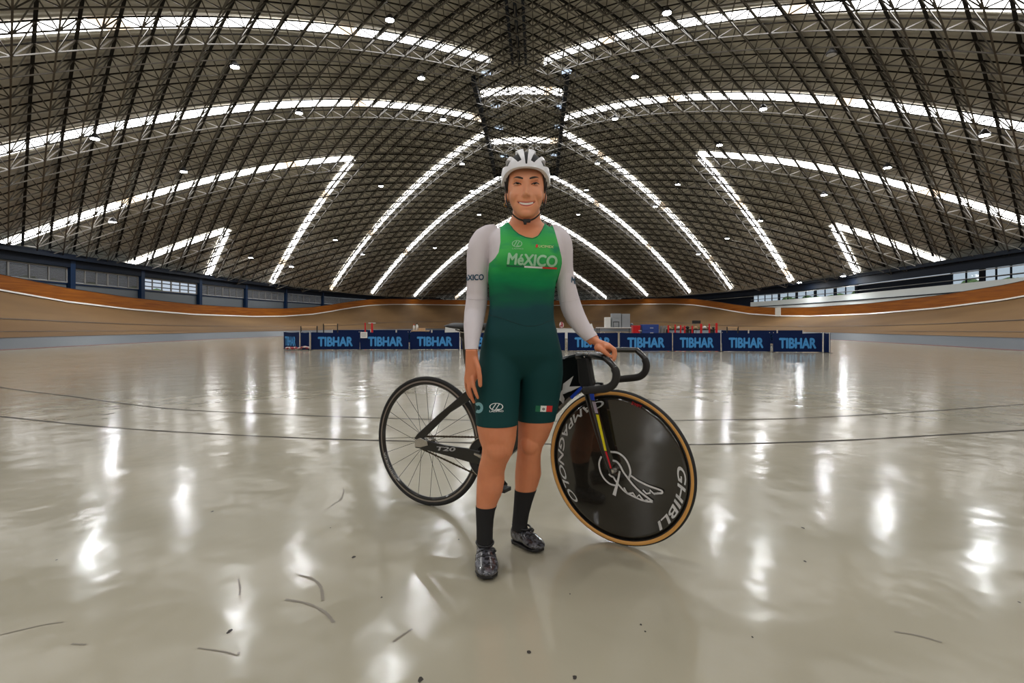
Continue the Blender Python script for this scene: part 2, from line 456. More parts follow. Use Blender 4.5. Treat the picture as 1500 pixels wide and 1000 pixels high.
zt0 = .40
def tz(f): return lambda y: zt0+(ztop(y)-zt0)*(f+.10*sin(pi*f)*-1)
trk = band('banked_track', [(WB, lambda y: zt0)]+[(WB*(1-f), tz(f)) for f in (.15, .3, .45, .6, .75, .9)]+[(0, ztop)], M['track'])
trk.data.polygons.foreach_set('use_smooth', [True]*len(trk.data.polygons))
band('trim_1', [(9.62, lambda y: 0.004), (WB, lambda y: zt0)], M['blue'])
band('trim_2', [(9.80, lambda y: 0.006), (9.55, lambda y: .020)], M['red'])
band('trim_3', [(WB+.10, lambda y: zt0-.004), (WB-.10, lambda y: zt0+.012)], M['darkline'])
def onbank(f): return lambda y: tz(f)(y)+.015
band('trim_4', [(WB*(1-.105), onbank(.105)), (WB*(1-.115), onbank(.115))], M['darkline'])
band('trim_5', [(WB*(1-.36), lambda y: tz(.36)(y)+.03), (WB*(1-.375), lambda y: tz(.375)(y)+.03)], M['darkline'])
band('trim_6', [(.12, lambda y: ztop(y)+.015), (-.0, lambda y: ztop(y)+.13), (-.10, lambda y: ztop(y)+.13)], M['white'])
bar_ = band('wall_track_barrier', [(0, lambda y: ztop(y)+.06), (0, lambda y: ztop(y)+.97), (-.06, lambda y: ztop(y)+.97), (-.06, lambda y: ztop(y)-.2)], M['wood'])
band('trim_7', [(.02, lambda y: ztop(y)+.96), (.02, lambda y: ztop(y)+.985), (-.08, lambda y: ztop(y)+.985), (-.08, lambda y: ztop(y)+.96)], M['darkline'])
# white gate panel in the right barrier
i_ = min(range(NTK), key=lambda k: (OV[k][0]-28.6)**2+(OV[k][1]-66.2)**2)
p_ = OV[i_]+inn[i_]*.04; a_ = atan2(tang[i_][1], tang[i_][0])-EY
gb = MB(); gb.box(HW(p_[0], p_[1], ztop(p_[1])+.5), (1.1, .06, .98), Matrix.Rotation(a_, 3, 'Z')); gate = gb.build('gate_panel', M['white'], bevel=.01); tag(gate, 'white gate panel set into the orange plywood barrier on the right', 'gate')

# ---- floor
fl = MB(); fl.loft([[HW(x, y, 0) for x, y in at(9.7)[::2]], [HW(0, 45, 0)]*180], cap=False) if False else None
V = [tuple(HW(x, y, 0)) for x, y in at(9.7)]+[tuple(HW(0, 45, 0))]
floor = raw('floor', V, [(k, (k+1) % NTK, NTK) for k in range(NTK)], M['floor']); tag(floor, kind='structure')
V = [tuple(HW(x, y, -.3)) for x, y in ((-60, -60), (60, -60), (60, 150), (-60, 150))]
g = raw('ground', V, [(0, 1, 2, 3)], M['parapet']); tag(g, kind='structure')
# joints across the floor
def floorline(name, pts, w, m, z=.0015, parent=None):
    P = [S(px, py, HC*F/(py-YH)) for px, py in pts]; P = [Vector((p.x, p.y, 0)) for p in P]
    # resample with spline
    Q = []
    for i in range(len(P)-1):
        p0, p1, p2, p3 = P[max(i-1, 0)], P[i], P[i+1], P[min(i+2, len(P)-1)]
        for s_ in np.linspace(0, 1, 9)[:-1]:
            Q.append(.5*((2*p1)+(-p0+p2)*s_+(2*p0-5*p1+4*p2-p3)*s_**2+(-p0+3*p1-3*p2+p3)*s_**3))
    Q.append(P[-1]); mb = MB(); V = []; Fc = []
    for i, q in enumerate(Q):
        t = (Q[min(i+1, len(Q)-1)]-Q[max(i-1, 0)]).normalized(); nrm = Vector((-t.y, t.x, 0)); ww = w*(.7+.6*random.random())
        V += [tuple(q+nrm*ww/2+Vector((0, 0, z))), tuple(q-nrm*ww/2+Vector((0, 0, z)))]
    Fc = [(2*i, 2*i+1, 2*i+3, 2*i+2) for i in range(len(Q)-1)]
    o = raw(name, V, Fc, m, parent); tag(o, kind='structure'); return o
floorline('trim_8', [(-120, 599), (0, 610), (150, 625), (304, 635), (456, 642), (555, 645), (780, 650), (1014, 651), (1219, 645.6), (1360, 638), (1500, 630), (1620, 622)], .034, M['joint'])
floorline('trim_9', [(-120, 545), (0, 567), (100, 580), (243, 598), (415, 607), (552, 612), (780, 617), (997, 615.5), (1155, 613), (1330, 604), (1500, 592), (1620, 583)], .034, M['joint'])
for pts, w in (([(418, 878), (450, 884), (475, 896), (489, 912)], .012), ([(438, 842), (458, 848), (470, 860), (473, 880)], .010), ([(486, 740), (500, 730), (504, 716)], .008), ([(350, 872), (352, 862), (349, 848)], .006),
               ([(290, 949), (330, 955), (347, 960), (350, 955)], .006), ([(576, 940), (590, 930), (604, 921)], .008), ([(105, 943), (126, 944)], .008), ([(1310, 925), (1345, 931), (1380, 941)], .008), ([(0, 930), (60, 916), (92, 911)], .005)):
    floorline('scuff_mark', pts, w, M['scuff'], .001, floor)
mb = MB()
for px, py, r_ in ((518, 816, .012), (336, 925, .012), (311, 749, .010), (559, 875, .006), (842, 992, .010), (775, 955, .010), (1176, 773, .010), (1179, 822, .009), (939, 915, .006), (945, 925, .005), (835, 870, .004), (616, 995, .012), (484, 773, .005), (672, 790, .006), (1102, 933, .005), (1493, 882, .006), (83, 820, .006)):
    Y = HC*F/(py-YH); c = S(px, py, Y); mb.add([(c.x+r_*.65*random.uniform(.7, 1.2)*cos(a), c.y+r_*1.1*random.uniform(.7, 1.2)*sin(a), .001) for a in np.linspace(0, 2*pi, 9)[:-1]], [tuple(range(8))])
tag(mb.build('dirt_specks', M['joint'], floor), kind='stuff')

# ---- left side wall: louvres, posts, beam; right side: gallery
def wallpts(y0, y1, side, off, step=1.5):
    out = []
    N = max(2, int(abs(y1-y0)/step))
    for i in range(N+1):
        y = y0+(y1-y0)*i/N; b_ = 61 if y > 45 else 70
        xx = 29.8*max(0., 1-abs((y-45)/b_)**2.3)**(1/2.3)
        out.append((side*(xx+off), y))
    return out
def wall(name, y0, y1, side, off, z0, z1, m, th=.1, step=1.5, parent=None):
    P = wallpts(y0, y1, side, off, step); mb = MB()
    mb.loft([[HW(x, y, z0), HW(x+side*th, y, z0), HW(x+side*th, y, z1), HW(x, y, z1)] for x, y in P])
    o = mb.build(name, m, parent); tag(o, kind='structure'); return o
def side_hit(px, side, off):
    d = ray_h(px, 400); s_ = 5.
    while True:
        x, y = X0+s_*d[0], s_*d[1]; b_ = 61 if y > 45 else 70
        xx = 29.8*max(0., 1-abs((y-45)/b_)**2.3)**(1/2.3)+off
        if side*x > xx or s_ > 140: return x, y
        s_ += .05
LO = .9
wall('wall_left', -20, 97, -1, LO+.06, -.3, 3.72, M['corr'])
wall('trim_10', -20, 97, -1, LO+.0, 3.70, 3.80, M['postblue'], .2)
wall('trim_11', -20, 100, -1, LO-.25, 4.85, 5.75, M['navy'], .5)
wall('trim_12', -20, 100, -1, LO-.6, 5.35, 5.55, M['navy'], .3)
posts = [side_hit(px, -1, LO)[1] for px in (101, 205, 290, 358, 417, 471)]
posts = [12., 20., 28.]+posts+[98.]
tn = 12
for i, y in enumerate(posts[:-1]):
    (x, y) = wallpts(y, y+.01, -1, LO-.12, 1)[0]
    tn += 1; mb = MB(); mb.box(HW(x, y, 3.6), (.3, .42, 3.4), Matrix.Rotation(-EY, 3, 'Z')); o = mb.build('trim_%d' % tn, M['postblue'], bevel=.01); tag(o, kind='structure')
for a, b_ in zip(posts[:-1], posts[1:]):
    y0, y1 = a+.25, b_-.25; wn += 1
    opening = abs(a-posts[4]) < .01
    w = empty('window_%d' % wn, HW(-30.7, (y0+y1)/2, 4.3), kind='structure')
    npan = 6; mb = MB(); lv = MB()
    for k in range(npan+1):
        y = y0+(y1-y0)*k/npan; (x, yy) = wallpts(y, y+.01, -1, LO, 1)[0]
        mb.box(HW(x, yy, 4.3), (.09, .07 if k not in (0, 3, 6) else .12, 1.0), Matrix.Rotation(-EY, 3, 'Z'))
    for zz in (3.84, 4.78):
        P = wallpts(y0, y1, -1, LO-.03, 2); mb.loft([[HW(x, y, zz-.04), HW(x-.1, y, zz-.04), HW(x-.1, y, zz+.04), HW(x, y, zz+.04)] for x, y in P])
    o = mb.build('window_frame', M['frame'], w); tag(o, kind='structure')
    for k in range(10):
        if opening and k not in (2, 6, 9): continue
        zz = 3.9+.09*k; P = wallpts(y0, y1, -1, LO+.03, 2)
        lv.loft([[HW(x+.02, y, zz), HW(x-.05, y, zz+.085), HW(x-.06, y, zz+.08), HW(x+.01, y, zz-.005)] for x, y in P])
    o = lv.build('louver_blades', M['louver'], w); tag(o, kind='structure')
# right gallery
RO = .9
wall('wall_right', -20, 78, 1, RO, -.3, 3.22, M['parapet'])
wall('trim_50', -20, 78, 1, RO-.05, 3.20, 3.28, M['navy'], .2)
wall('trim_51', -20, 74, 1, RO+.25, 3.28, 3.86, M['parapet'], .15)
wall('trim_52', -20, 100, 1, RO+.1, 4.72, 5.35, M['navy'], .5)
wall('trim_53', -20, 100, 1, RO-.2, 5.35, 5.62, M['navy'], .3)
wall('trim_54', -20, 74, 1, RO+.28, 4.12, 4.16, M['frame'], .04)
wall('trim_55', -20, 90, 1, RO-.3, 4.52, 4.57, M['frame'], .04)
wall('trim_56', 74, 100, 1, RO+.6, -.3, 4.9, M['navy'], .1)
ya_ = side_hit(1395, 1, RO+1.6)[1]; yb_ = side_hit(1256, 1, RO+1.6)[1]
wy = [-6, 0, 6, 12, 18, 24, 30, ya_-3, ya_, yb_, yb_+3.5, yb_+7, yb_+10.5, yb_+14, 76]
wy = sorted(set(wy))
for k, (a, b_) in enumerate(zip(wy[:-1], wy[1:])):
    wn += 1; w = empty('window_%d' % wn, HW(31, (a+b_)/2, 4.2), kind='structure')
    P = wallpts(a, b_, 1, RO+1.6, 1.)
    if a == ya_:
        mb = MB(); mb.loft([[HW(x, y, 3.5), HW(x+.1, y, 3.5), HW(x+.1, y, 4.8), HW(x, y, 4.8)] for x, y in P]); o = mb.build('dark_panel', M['navy'], w); tag(o, kind='structure'); continue
    mb = MB()
    nm_ = max(2, int((b_-a)/1.2))
    for q in range(nm_+1):
        y = a+(b_-a)*q/nm_; (x, yy) = wallpts(y, y+.01, 1, RO+1.55, 1)[0]
        mb.box(HW(x, yy, 4.15), (.1, .5 if q == 0 else .07, 1.4), Matrix.Rotation(-EY, 3, 'Z'))
    for zz in (3.5, 4.25, 4.8):
        mb.loft([[HW(x, y, zz-.03), HW(x+.08, y, zz-.03), HW(x+.08, y, zz+.03), HW(x, y, zz+.03)] for x, y in P])
    o = mb.build('window_frame', M['navy'], w); tag(o, kind='structure')
    gl = MB(); gl.loft([[HW(x+.03, y, 3.5), HW(x+.036, y, 3.5), HW(x+.036, y, 4.8), HW(x+.03, y, 4.8)] for x, y in P]); o = gl.build('pane', M['glass'], w); tag(o, kind='structure')
# greenery outside both window bands
for side, y0, y1, zt in ((1, 10, 80, 4.6), (-1, 38, 60, 4.6)):
    k = 0
    for y in np.arange(y0, y1, 4.0):
        mb = MB(); (x, yy) = wallpts(y, y+.01, side, 9, 1)[0]
        for q in range(16):
            mb.ell(HW(x+random.uniform(-.7, .7), yy+random.uniform(-.9, .9), .65+q*(zt-1.3)/15), (random.uniform(.75, .98),)*3, n=8, m=5)
        o = mb.build('hedge_bush', M['green'])
        d_ = 'right' if side > 0 else 'left'
        tag(o, 'green bush outside the %s window band, seen through its panes' % d_, 'bush', 'bushes outside the %s windows' % d_)
add_noise_color(M['green'], srgb(60, 90, 40), srgb(150, 180, 110), 3., 4)
# ================================================================= THE BICYCLE
class Plane:
    def __init__(s, cx, cy, head, lean):
        s.h = Vector((cos(head), -sin(head), 0)); nh = Vector((sin(head), cos(head), 0))
        s.u = Vector((0, 0, 1))*cos(lean)+nh*sin(lean); s.n = s.h.cross(s.u)*-1
        if s.n.y < 0: s.n = -s.n
        s.o = Vector((cx, cy, 0))
    def px(s, px, py, n=0.):
        d = Vector(((px-750)/F, 1, (YH-py)/F)); c = Vector((0, 0, HC)); q = s.o+s.n*n
        t = (q-c).dot(s.n)/d.dot(s.n); return c+d*t
    def loc(s, a, b_, n=0.): return s.o+s.h*a+s.u*b_+s.n*n     # along, up, away
HEADF = atan2(2.97-2.443, .469+.44)
BF = Plane(-.44, 2.97, HEADF, radians(-2)); BR = Plane(-.44, 2.97, radians(29), radians(.5)); FW = Plane(.469, 2.443, radians(36.06), radians(-5.18))
RW = .336
BM = {}
BM['carbon'] = mat('carbon_black', srgb(14, 14, 15), .28, coat=.5)
BM['matte'] = mat('matte_black', srgb(24, 24, 25), .55)
BM['tape'] = mat('grip_rubber', srgb(38, 36, 35), .8)
BM['tyre'] = mat('tyre', srgb(26, 26, 26), .75)
BM['gum'] = mat('gum_sidewall', srgb(214, 158, 84), .5)
BM['disc'] = mat('disc_carbon', srgb(36, 34, 30), .12, coat=.8)
BM['steel'] = mat('bright_steel', srgb(190, 186, 180), .25, metal=.9)
BM['brake'] = mat('brake_track', srgb(150, 142, 135), .3, metal=.6)
BM['chain'] = mat('chain', srgb(74, 62, 50), .4, metal=.7)
BM['print'] = mat('white_print', srgb(215, 215, 215), .4)
BM['pblue'] = mat('stripe_blue', srgb(30, 70, 190), .35); BM['pgrey'] = mat('stripe_grey', srgb(170, 160, 178), .35)
BM['pyel'] = mat('stripe_yellow', srgb(226, 214, 20), .35); BM['pred'] = mat('stripe_red', srgb(205, 20, 40), .35)
# woven carbon chequer on the disc
n, l, b = nodes(BM['disc']); tc = n.new('ShaderNodeTexCoord'); ck = n.new('ShaderNodeTexChecker'); ck.inputs['Scale'].default_value = 75
ck.inputs['Color1'].default_value = (*srgb(34, 32, 28), 1); ck.inputs['Color2'].default_value = (*srgb(41, 38, 33), 1)
l.new(tc.outputs['Object'], ck.inputs['Vector']); l.new(ck.outputs['Color'], b.inputs['Base Color'])

bike = empty('track_bicycle', (0.0, 2.7, 0), 'black track bicycle with spoked rear wheel and solid disc front wheel', 'bicycle')
def wheel_frame(P): 
    return P.loc(0, RW, 0), P.h, P.u, P.n
def ringpts(c, h, u, nn, prof, N=96, a0=0, a1=2*pi):
    """prof = [(r, n)] revolve around n axis"""
    full = abs(a1-a0-2*pi) < 1e-6
    out = []
    for i in range(N if full else N+1):
        a = a0+(a1-a0)*i/N; d = h*cos(a)+u*sin(a)
        out.append([c+d*r+nn*k for r, k in prof])
    return out, full
def revolve(mb, c, h, u, nn, prof, N=96, mi=0):
    R, full = ringpts(c, h, u, nn, prof, N); mb.loft(R, mi, cap=False, closed=True)
def circ_prof(r0, rr, n=12, sn=1.): return [(r0+rr*cos(2*pi*k/n), rr*sn*sin(2*pi*k/n)) for k in range(n)]
# rear wheel
c, h, u, nn = wheel_frame(BR)
rw = MB(); revolve(rw, c, h, u, nn, circ_prof(RW-.0115, .0115, 12), 120); rear = rw.build('rear_wheel', BM['tyre'], bike, smooth=True); rear['label'] = 'black rear wheel with thin dark spokes'
mb = MB(); revolve(mb, c, h, u, nn, [(.318, -.009), (.318, .009), (.300, .0095), (.292, .003), (.292, -.003), (.300, -.0095)], 120); mb.build('rim', BM['carbon'], rear, smooth=False)
mb = MB()
for s_ in (-1, 1): revolve(mb, c, h, u, nn, [(.3145, s_*.0092), (.3065, s_*.0098), (.3065, s_*.009), (.3145, s_*.0085)], 120)
mb.build('brake_track', BM['brake'], rear)
mb = MB(); mb.tube([c-nn*.05, c-nn*.036, c-nn*.03, c+nn*.03, c+nn*.036, c+nn*.05], [.008, .024, .011, .011, .024, .008], 16); mb.build('hub', BM['steel'], rear, smooth=True)
for k in range(24):
    s_ = -1 if k % 2 else 1; a = 2*pi*k/24+.05; b_ = a+(.62 if (k//2) % 2 else -.62)
    p = c+(h*cos(a)+u*sin(a))*.293; q = c+(h*cos(b_)+u*sin(b_))*.021+nn*s_*.033
    MB().tube([p, q], .0011, 5).build('spoke', BM['matte'], rear)
def arc_text(mb_name, txt, P, r, a0, a1, hgt, mt, parent, n_off, inward_top=False, bold=.01, shear=.0, mirror=False):
    """text laid on a wheel side; a0->a1 angle span (radians, from h axis towards u), baseline radius r"""
    V, T = text_mesh(txt, bold=bold, shear=shear, longest=.35); W = V[:, 0].max(); H = V[:, 1].max(); c = P.loc(0, RW, 0)
    out = []
    for x, y in V:
        a = a0+(a1-a0)*x/W; rr = r+(y/H*hgt if not inward_top else -y/H*hgt)
        out.append(tuple(c+(P.h*cos(a)+P.u*sin(a))*rr+P.n*n_off(rr)))
    return raw(mb_name, out, T, mt, parent)
arc_text('rim_lettering', 'ALEXRIMS', BR, .296, radians(197), radians(228), .011, BM['print'], rear, lambda r: -.0105, bold=.03)
# front disc wheel
c, h, u, nn = wheel_frame(FW)
def tyre_prof(): return circ_prof(RW-.0115, .0115, 16)
mb = MB(); Rr, _ = ringpts(c, h, u, nn, circ_prof(RW-.0125, .0125, 16, 1.05), 140); mb.loft(Rr, 0, cap=False, closed=True)
front = mb.build('front_wheel', [BM['gum'], BM['tyre']], bike, smooth=True); front['label'] = 'dark solid disc front wheel with tan sidewall tyre'
for p in front.data.polygons:
    ctr = p.center+Vector((0, 0, 0)); r = ((Vector(p.center)+0*c)-c).length
    p.material_index = 1 if r > RW-.0065 else 0
def lens(r): return .006+.010*(1-(r/.313)**2)
prof = [(r, -lens(r)) for r in (.313, .29, .25, .2, .15, .1, .06, .03, .002)]
mb = MB()
revolve(mb, c, h, u, nn, prof, 120); revolve(mb, c, h, u, nn, [(r, -k) for r, k in reversed(prof)], 120); disc = mb.build('disc', BM['disc'], front, smooth=True)
mb = MB(); revolve(mb, c, h, u, nn, [(.3155, -.008), (.3155, .008), (.309, .009), (.309, -.009)], 120); mb.build('rim', BM['matte'], front)
lo = lambda r: -lens(min(r, .313))-.0016
fr_ang = lambda px, py: (lambda v: atan2((v-c).dot(u), (v-c).dot(h)))(FW.px(px, py, -.01))
# lettering: left side reads from the top round to the lower left; right side from mid right down to the bottom
a_c0 = fr_ang(885, 592); a_c1 = fr_ang(838, 741)
if a_c1 < a_c0: a_c1 += 2*pi
arc_text('lettering', 'CAMPAGNOLO', FW, .292, a_c0, a_c1, .030, BM['print'], front, lo, inward_top=True, bold=.015, shear=.3)
a_g0 = fr_ang(1001, 683); a_g1 = fr_ang(967, 778)
arc_text('lettering', 'GHIBLI', FW, .262, a_g0, a_g1, .034, BM['print'], front, lo, bold=.02, shear=.25)
def px_text(name, txt, P, n_off, corners, mt, parent, bold=.01, shear=0.):
    """corners in px: lower-left, lower-right, upper-left"""
    V, T = text_mesh(txt, bold=bold, shear=shear, longest=.5); W = V[:, 0].max(); H = V[:, 1].max()
    a, b_, d = [P.px(*q, n_off) for q in corners]
    return raw(name, [tuple(a+(b_-a)*(x/W)+(d-a)*(y/H)) for x, y in V], T, mt, parent)
px_text('small_lettering', 'SWIFT', FW, -.0135, ((924.5, 592), (939, 598.5), (926, 587.5)), BM['pred'], front, bold=.03)
# winged-wheel emblem as flat ribbons on the disc
def ribbon(name, pts, w, P, noff, mt, parent, closed=False, ws=None):
    Q = [P.px(x, y, noff) for x, y in pts]; V = []; Fc = []; N = len(Q)
    for i, q in enumerate(Q):
        a = Q[(i+1) % N] if closed else Q[min(i+1, N-1)]; b_ = Q[(i-1) % N] if closed else Q[max(i-1, 0)]
        t = (a-b_).normalized(); s_ = P.n.cross(t).normalized(); ww = (ws[i] if ws else w)/2
        V += [tuple(q+s_*ww), tuple(q-s_*ww)]
    R = range(N if closed else N-1); Fc = [(2*i, 2*i+1, (2*i+3) % (2*N), (2*i+2) % (2*N)) for i in R]
    return raw(name, V, Fc, mt, parent)
def z4(x, y): return (860+x/8.33, 640+y/8.33)
def spl(pts, k=6, closed=False):
    P = [Vector(p).to_3d() for p in pts]; out = []; N = len(P)
    for i in range(N if closed else N-1):
        g = (lambda j: P[j % N]) if closed else (lambda j: P[max(0, min(N-1, j))])
        p0, p1, p2, p3 = g(i-1), g(i), g(i+1), g(i+2)
        for s_ in np.linspace(0, 1, k+1)[:-1]:
            out.append(.5*((2*p1)+(-p0+p2)*s_+(2*p0-5*p1+4*p2-p3)*s_**2+(-p0+3*p1-3*p2+p3)*s_**3))
    if not closed: out.append(P[-1])
    return [(v.x, v.y) for v in out]
NO = -.0185
ribbon('emblem_ring', spl([z4(*p) for p in [(285, 180), (370, 190), (440, 235), (490, 300), (522, 380), (528, 440), (508, 505)]]), .0085, FW, NO, BM['print'], front)
ribbon('emblem_ring', spl([z4(*p) for p in [(175, 235), (150, 300), (150, 370), (175, 450), (220, 520), (280, 570), (345, 590)]]), .0078, FW, NO, BM['print'], front)
ribbon('emblem_wing', spl([z4(*p) for p in [(312, 285), (360, 300), (400, 345), (440, 420), (490, 490), (560, 580), (640, 660), (720, 725), (800, 785)]]), .0085, FW, NO, BM['print'], front)
ribbon('emblem_wing', spl([z4(*p) for p in [(265, 450), (290, 475), (320, 490), (350, 535), (400, 600), (470, 670), (570, 725), (690, 775), (800, 790)]]), .0078, FW, NO, BM['print'], front)
ribbon('emblem_wing', spl([z4(*p) for p in [(508, 505), (530, 470), (620, 530), (740, 590), (850, 630), (910, 655), (915, 680), (880, 685), (810, 690)]]), .0080, FW, NO, BM['print'], front)
ribbon('emblem_feathers', [z4(*p) for p in [(680, 645), (725, 690), (770, 680), (765, 645), (820, 695), (870, 680)]], .0075, FW, NO, BM['print'], front)
ribbon('emblem_feathers', [z4(*p) for p in [(450, 615), (490, 690), (560, 680), (600, 740), (635, 705), (690, 775), (740, 770)]], .0075, FW, NO, BM['print'], front)
ribbon('emblem_stem', [z4(*p) for p in [(398, 415), (385, 490), (360, 600), (330, 710)]], .012, FW, NO-.0005, BM['print'], front, ws=[.008, .009, .012, .016])
mb = MB(); mb.tube([c-nn*.058, c-nn*.05, c+nn*.05, c+nn*.058], [.009, .011, .011, .009], 14); mb.build('axle', BM['steel'], front, smooth=False)

# frame: tubes drawn on the frame plane
fr = MB(); fr.build
frame_o = None
def fpoly(name, pts, w, parent, mt, P=BF, n0=0., bevel=.006, smooth=False, k=0):
    mb = MB(); Q = [P.px(x, y, n0) for x, y in (spl(pts, k, True) if k else pts)]
    mb.prism(Q, P.n*w); return mb.build(name, mt, parent, bevel=bevel, smooth=smooth)
frame = fpoly('frame', [(862, 524), (846, 517), (829, 521), (812, 525), (805, 560), (808, 612), (816, 606), (838, 583), (859, 571), (873, 570), (872, 560)], .036, bike, BM['carbon'], bevel=.012)
fpoly('top_tube', [(829, 521), (800, 527), (706, 556), (704, 572), (790, 548), (815, 546)], .034, frame, BM['carbon'], bevel=.012)
fpoly('down_tube', [(700, 668), (706, 686), (722, 688), (737, 680), (748, 668), (800, 622), (816, 606), (808, 575), (795, 588), (712, 652)], .038, frame, BM['carbon'], bevel=.012)
frame['label'] = 'deep glossy black aero frame'
# main triangle opening is covered by a separate look: cut with a bottom window
fpoly('seat_tube', [(681, 500), (675, 493), (676, 486), (684, 486), (694, 540), (704, 560), (722, 640), (718, 660), (706, 652), (699, 612), (688, 582), (684, 560)], .030, frame, BM['carbon'], bevel=.008)
fpoly('seat_post', [(677, 496), (673, 478), (684, 478), (690, 520), (694, 545), (686, 548), (681, 530)], .020, bike, BM['carbon'], bevel=.006)
for s_ in (-1, 1):
    fpoly('seat_stay', [(607, 642), (612, 635), (640, 609), (681, 574), (692, 566), (702, 574), (690, 585), (660, 604), (624, 639), (616, 646)] , .012, frame, BM['carbon'], n0=s_*.048, bevel=.004)
    fpoly('chain_stay', [(608, 655), (622, 644), (655, 652), (690, 657), (704, 660), (704, 680), (690, 677), (655, 667), (622, 658)], .014, frame, BM['carbon'], n0=s_*.046, bevel=.004)
mb = MB()
fpoly('dropout', [(608, 644), (616, 641), (626, 646), (627, 652), (616, 655), (608, 654)], .006, frame, BM['steel'], n0=-.056, bevel=.001)
px_text('lettering', 'T20', BF, -.0545, ((639, 659.5), (667, 661.2), (639.5, 653.5)), BM['print'], frame, bold=.03, shear=.15)
# K emblem by the head tube
for pts in ([(840, 550.5), (824, 573), (826, 590), (818, 585), (822, 573)], [(826, 577), (834, 566), (851, 565.5), (836, 573), (826, 576)], [(825, 562), (840, 550.5), (834, 566), (826, 577), (823, 577)], [(822, 572), (827, 584), (825.5, 592), (822, 588)]):
    raw('frame_emblem', [tuple(BF.px(x, y, -.0192)) for x, y in pts], [tuple(range(len(pts)))], BM['print'], frame)
raw('frame_stripe', [tuple(BF.px(x, y, -.0192)) for x, y in ((835, 581), (851, 565), (853, 569), (838, 585))], [(0, 1, 2, 3)], BM['pblue'], frame)
raw('frame_stripe', [tuple(BF.px(x, y, -.0192)) for x, y in ((818, 596), (834, 581), (836, 584), (820, 599))], [(0, 1, 2, 3)], BM['brake'], frame)
# saddle
sd = MB(); R = []
sa = BF.px(659, 476); sb = BF.px(760, 480)
L = .27; d_ = BF.h
for t_, w_, hh, drop in ((0, .05, .008, .0), (.03, .068, .016, .0), (.10, .066, .02, .006), (.16, .04, .022, .008), (.22, .022, .022, .008), (.262, .018, .016, .008), (.275, .008, .008, .008)):
    cc = sa+BF.h*t_+BF.u*(-.004-drop)
    R.append([cc+BF.n*(w_*cos(2*pi*k/16))+BF.u*(hh*(1 if sin(2*pi*k/16) > 0 else .7)*sin(2*pi*k/16)) for k in range(16)])
sd.loft(R); saddle = sd.build('saddle', BM['matte'], bike, smooth=True)
for s_ in (-1, 1):
    MB().tube([sa+BF.h*.05+BF.n*s_*.022-BF.u*.022, sa+BF.h*.09+BF.n*s_*.022-BF.u*.034, sa+BF.h*.16+BF.n*s_*.02-BF.u*.034, sa+BF.h*.24+BF.n*s_*.006-BF.u*.018], .004, 8).build('saddle_rail', BM['steel'], saddle, smooth=True)
# drivetrain (on the camera side)
DN = -.048
bb = BF.px(712, 671, DN); cr = MB()
def revP(mb, c0, P, prof, N=60): R, _ = ringpts(c0, P.h, P.u, P.n, prof, N); mb.loft(R, 0, cap=False, closed=True)
revP(cr, bb, BF, [(.098, -.002), (.098, .002), (.062, .002), (.062, -.002)]); ring_o = cr.build('chainring', BM['matte'], bike)
for k in range(5):
    a = 2*pi*k/5+.4; MB().tube([bb, bb+(BF.h*cos(a)+BF.u*sin(a))*.066], [.014, .008], 6).build('spider_arm', BM['steel'], ring_o)
mb = MB(); revP(mb, bb, BF, [(.099, -.004), (.102, -.004), (.102, .004), (.099, .004)]); mb.build('teeth', BM['steel'], ring_o)
hubc = BR.loc(0, RW, DN-.006)
cog = MB(); revP(cog, hubc, BF, [(.031, -.003), (.031, .003), (.012, .003), (.012, -.003)], 30); cog.build('cog', BM['steel'], bike)
def run(p, q, nm):
    N = 42; mb = MB()
    for i in range(N):
        a = p+(q-p)*(i/N); b_ = p+(q-p)*((i+.8)/N); mb.tube([a, b_], .0052 if i % 2 else .0040, 6)
    return mb
up_ = BF.u; mbc = run(hubc+up_*.033, bb+up_*.101, 'c'); m2 = run(hubc-up_*.033, bb-up_*.101, 'c')
mbc.add(m2.v, m2.f); mbc.build('chain', BM['chain'], bike)
q = BF.px(742, 711, DN-.02)
ca = MB(); ca.tube([bb-BF.n*.012, bb+(q-bb)*.5-BF.n*.008, q], [.016, .011, .010], 10, flat=.6); cro = ca.build('crank_arm', BM['carbon'], bike, smooth=True)
mb = MB(); mb.box(q-BF.n*.05, (.075, .06, .018), Matrix.Rotation(-HEADF, 3, 'Z')); mb.tube([q, q-BF.n*.09], .007, 8); mb.build('pedal', BM['matte'], cro, bevel=.004)
q2 = bb*2-q+BF.n*.096; b2 = bb+BF.n*.096
ca = MB(); ca.tube([b2+BF.n*.012, b2+(q2-b2)*.5+BF.n*.008, q2], [.016, .011, .010], 10, flat=.6); cro = ca.build('crank_arm', BM['carbon'], bike, smooth=True)
mb = MB(); mb.box(q2+BF.n*.05, (.075, .06, .018), Matrix.Rotation(-HEADF, 3, 'Z')); mb.tube([q2, q2+BF.n*.09], .007, 8); mb.build('pedal', BM['matte'], cro, bevel=.004)
mb = MB(); mb.tube([bb-BF.n*.01, b2+BF.n*.01], .02, 14); mb.build('bottom_bracket', BM['steel'], bike, smooth=True)
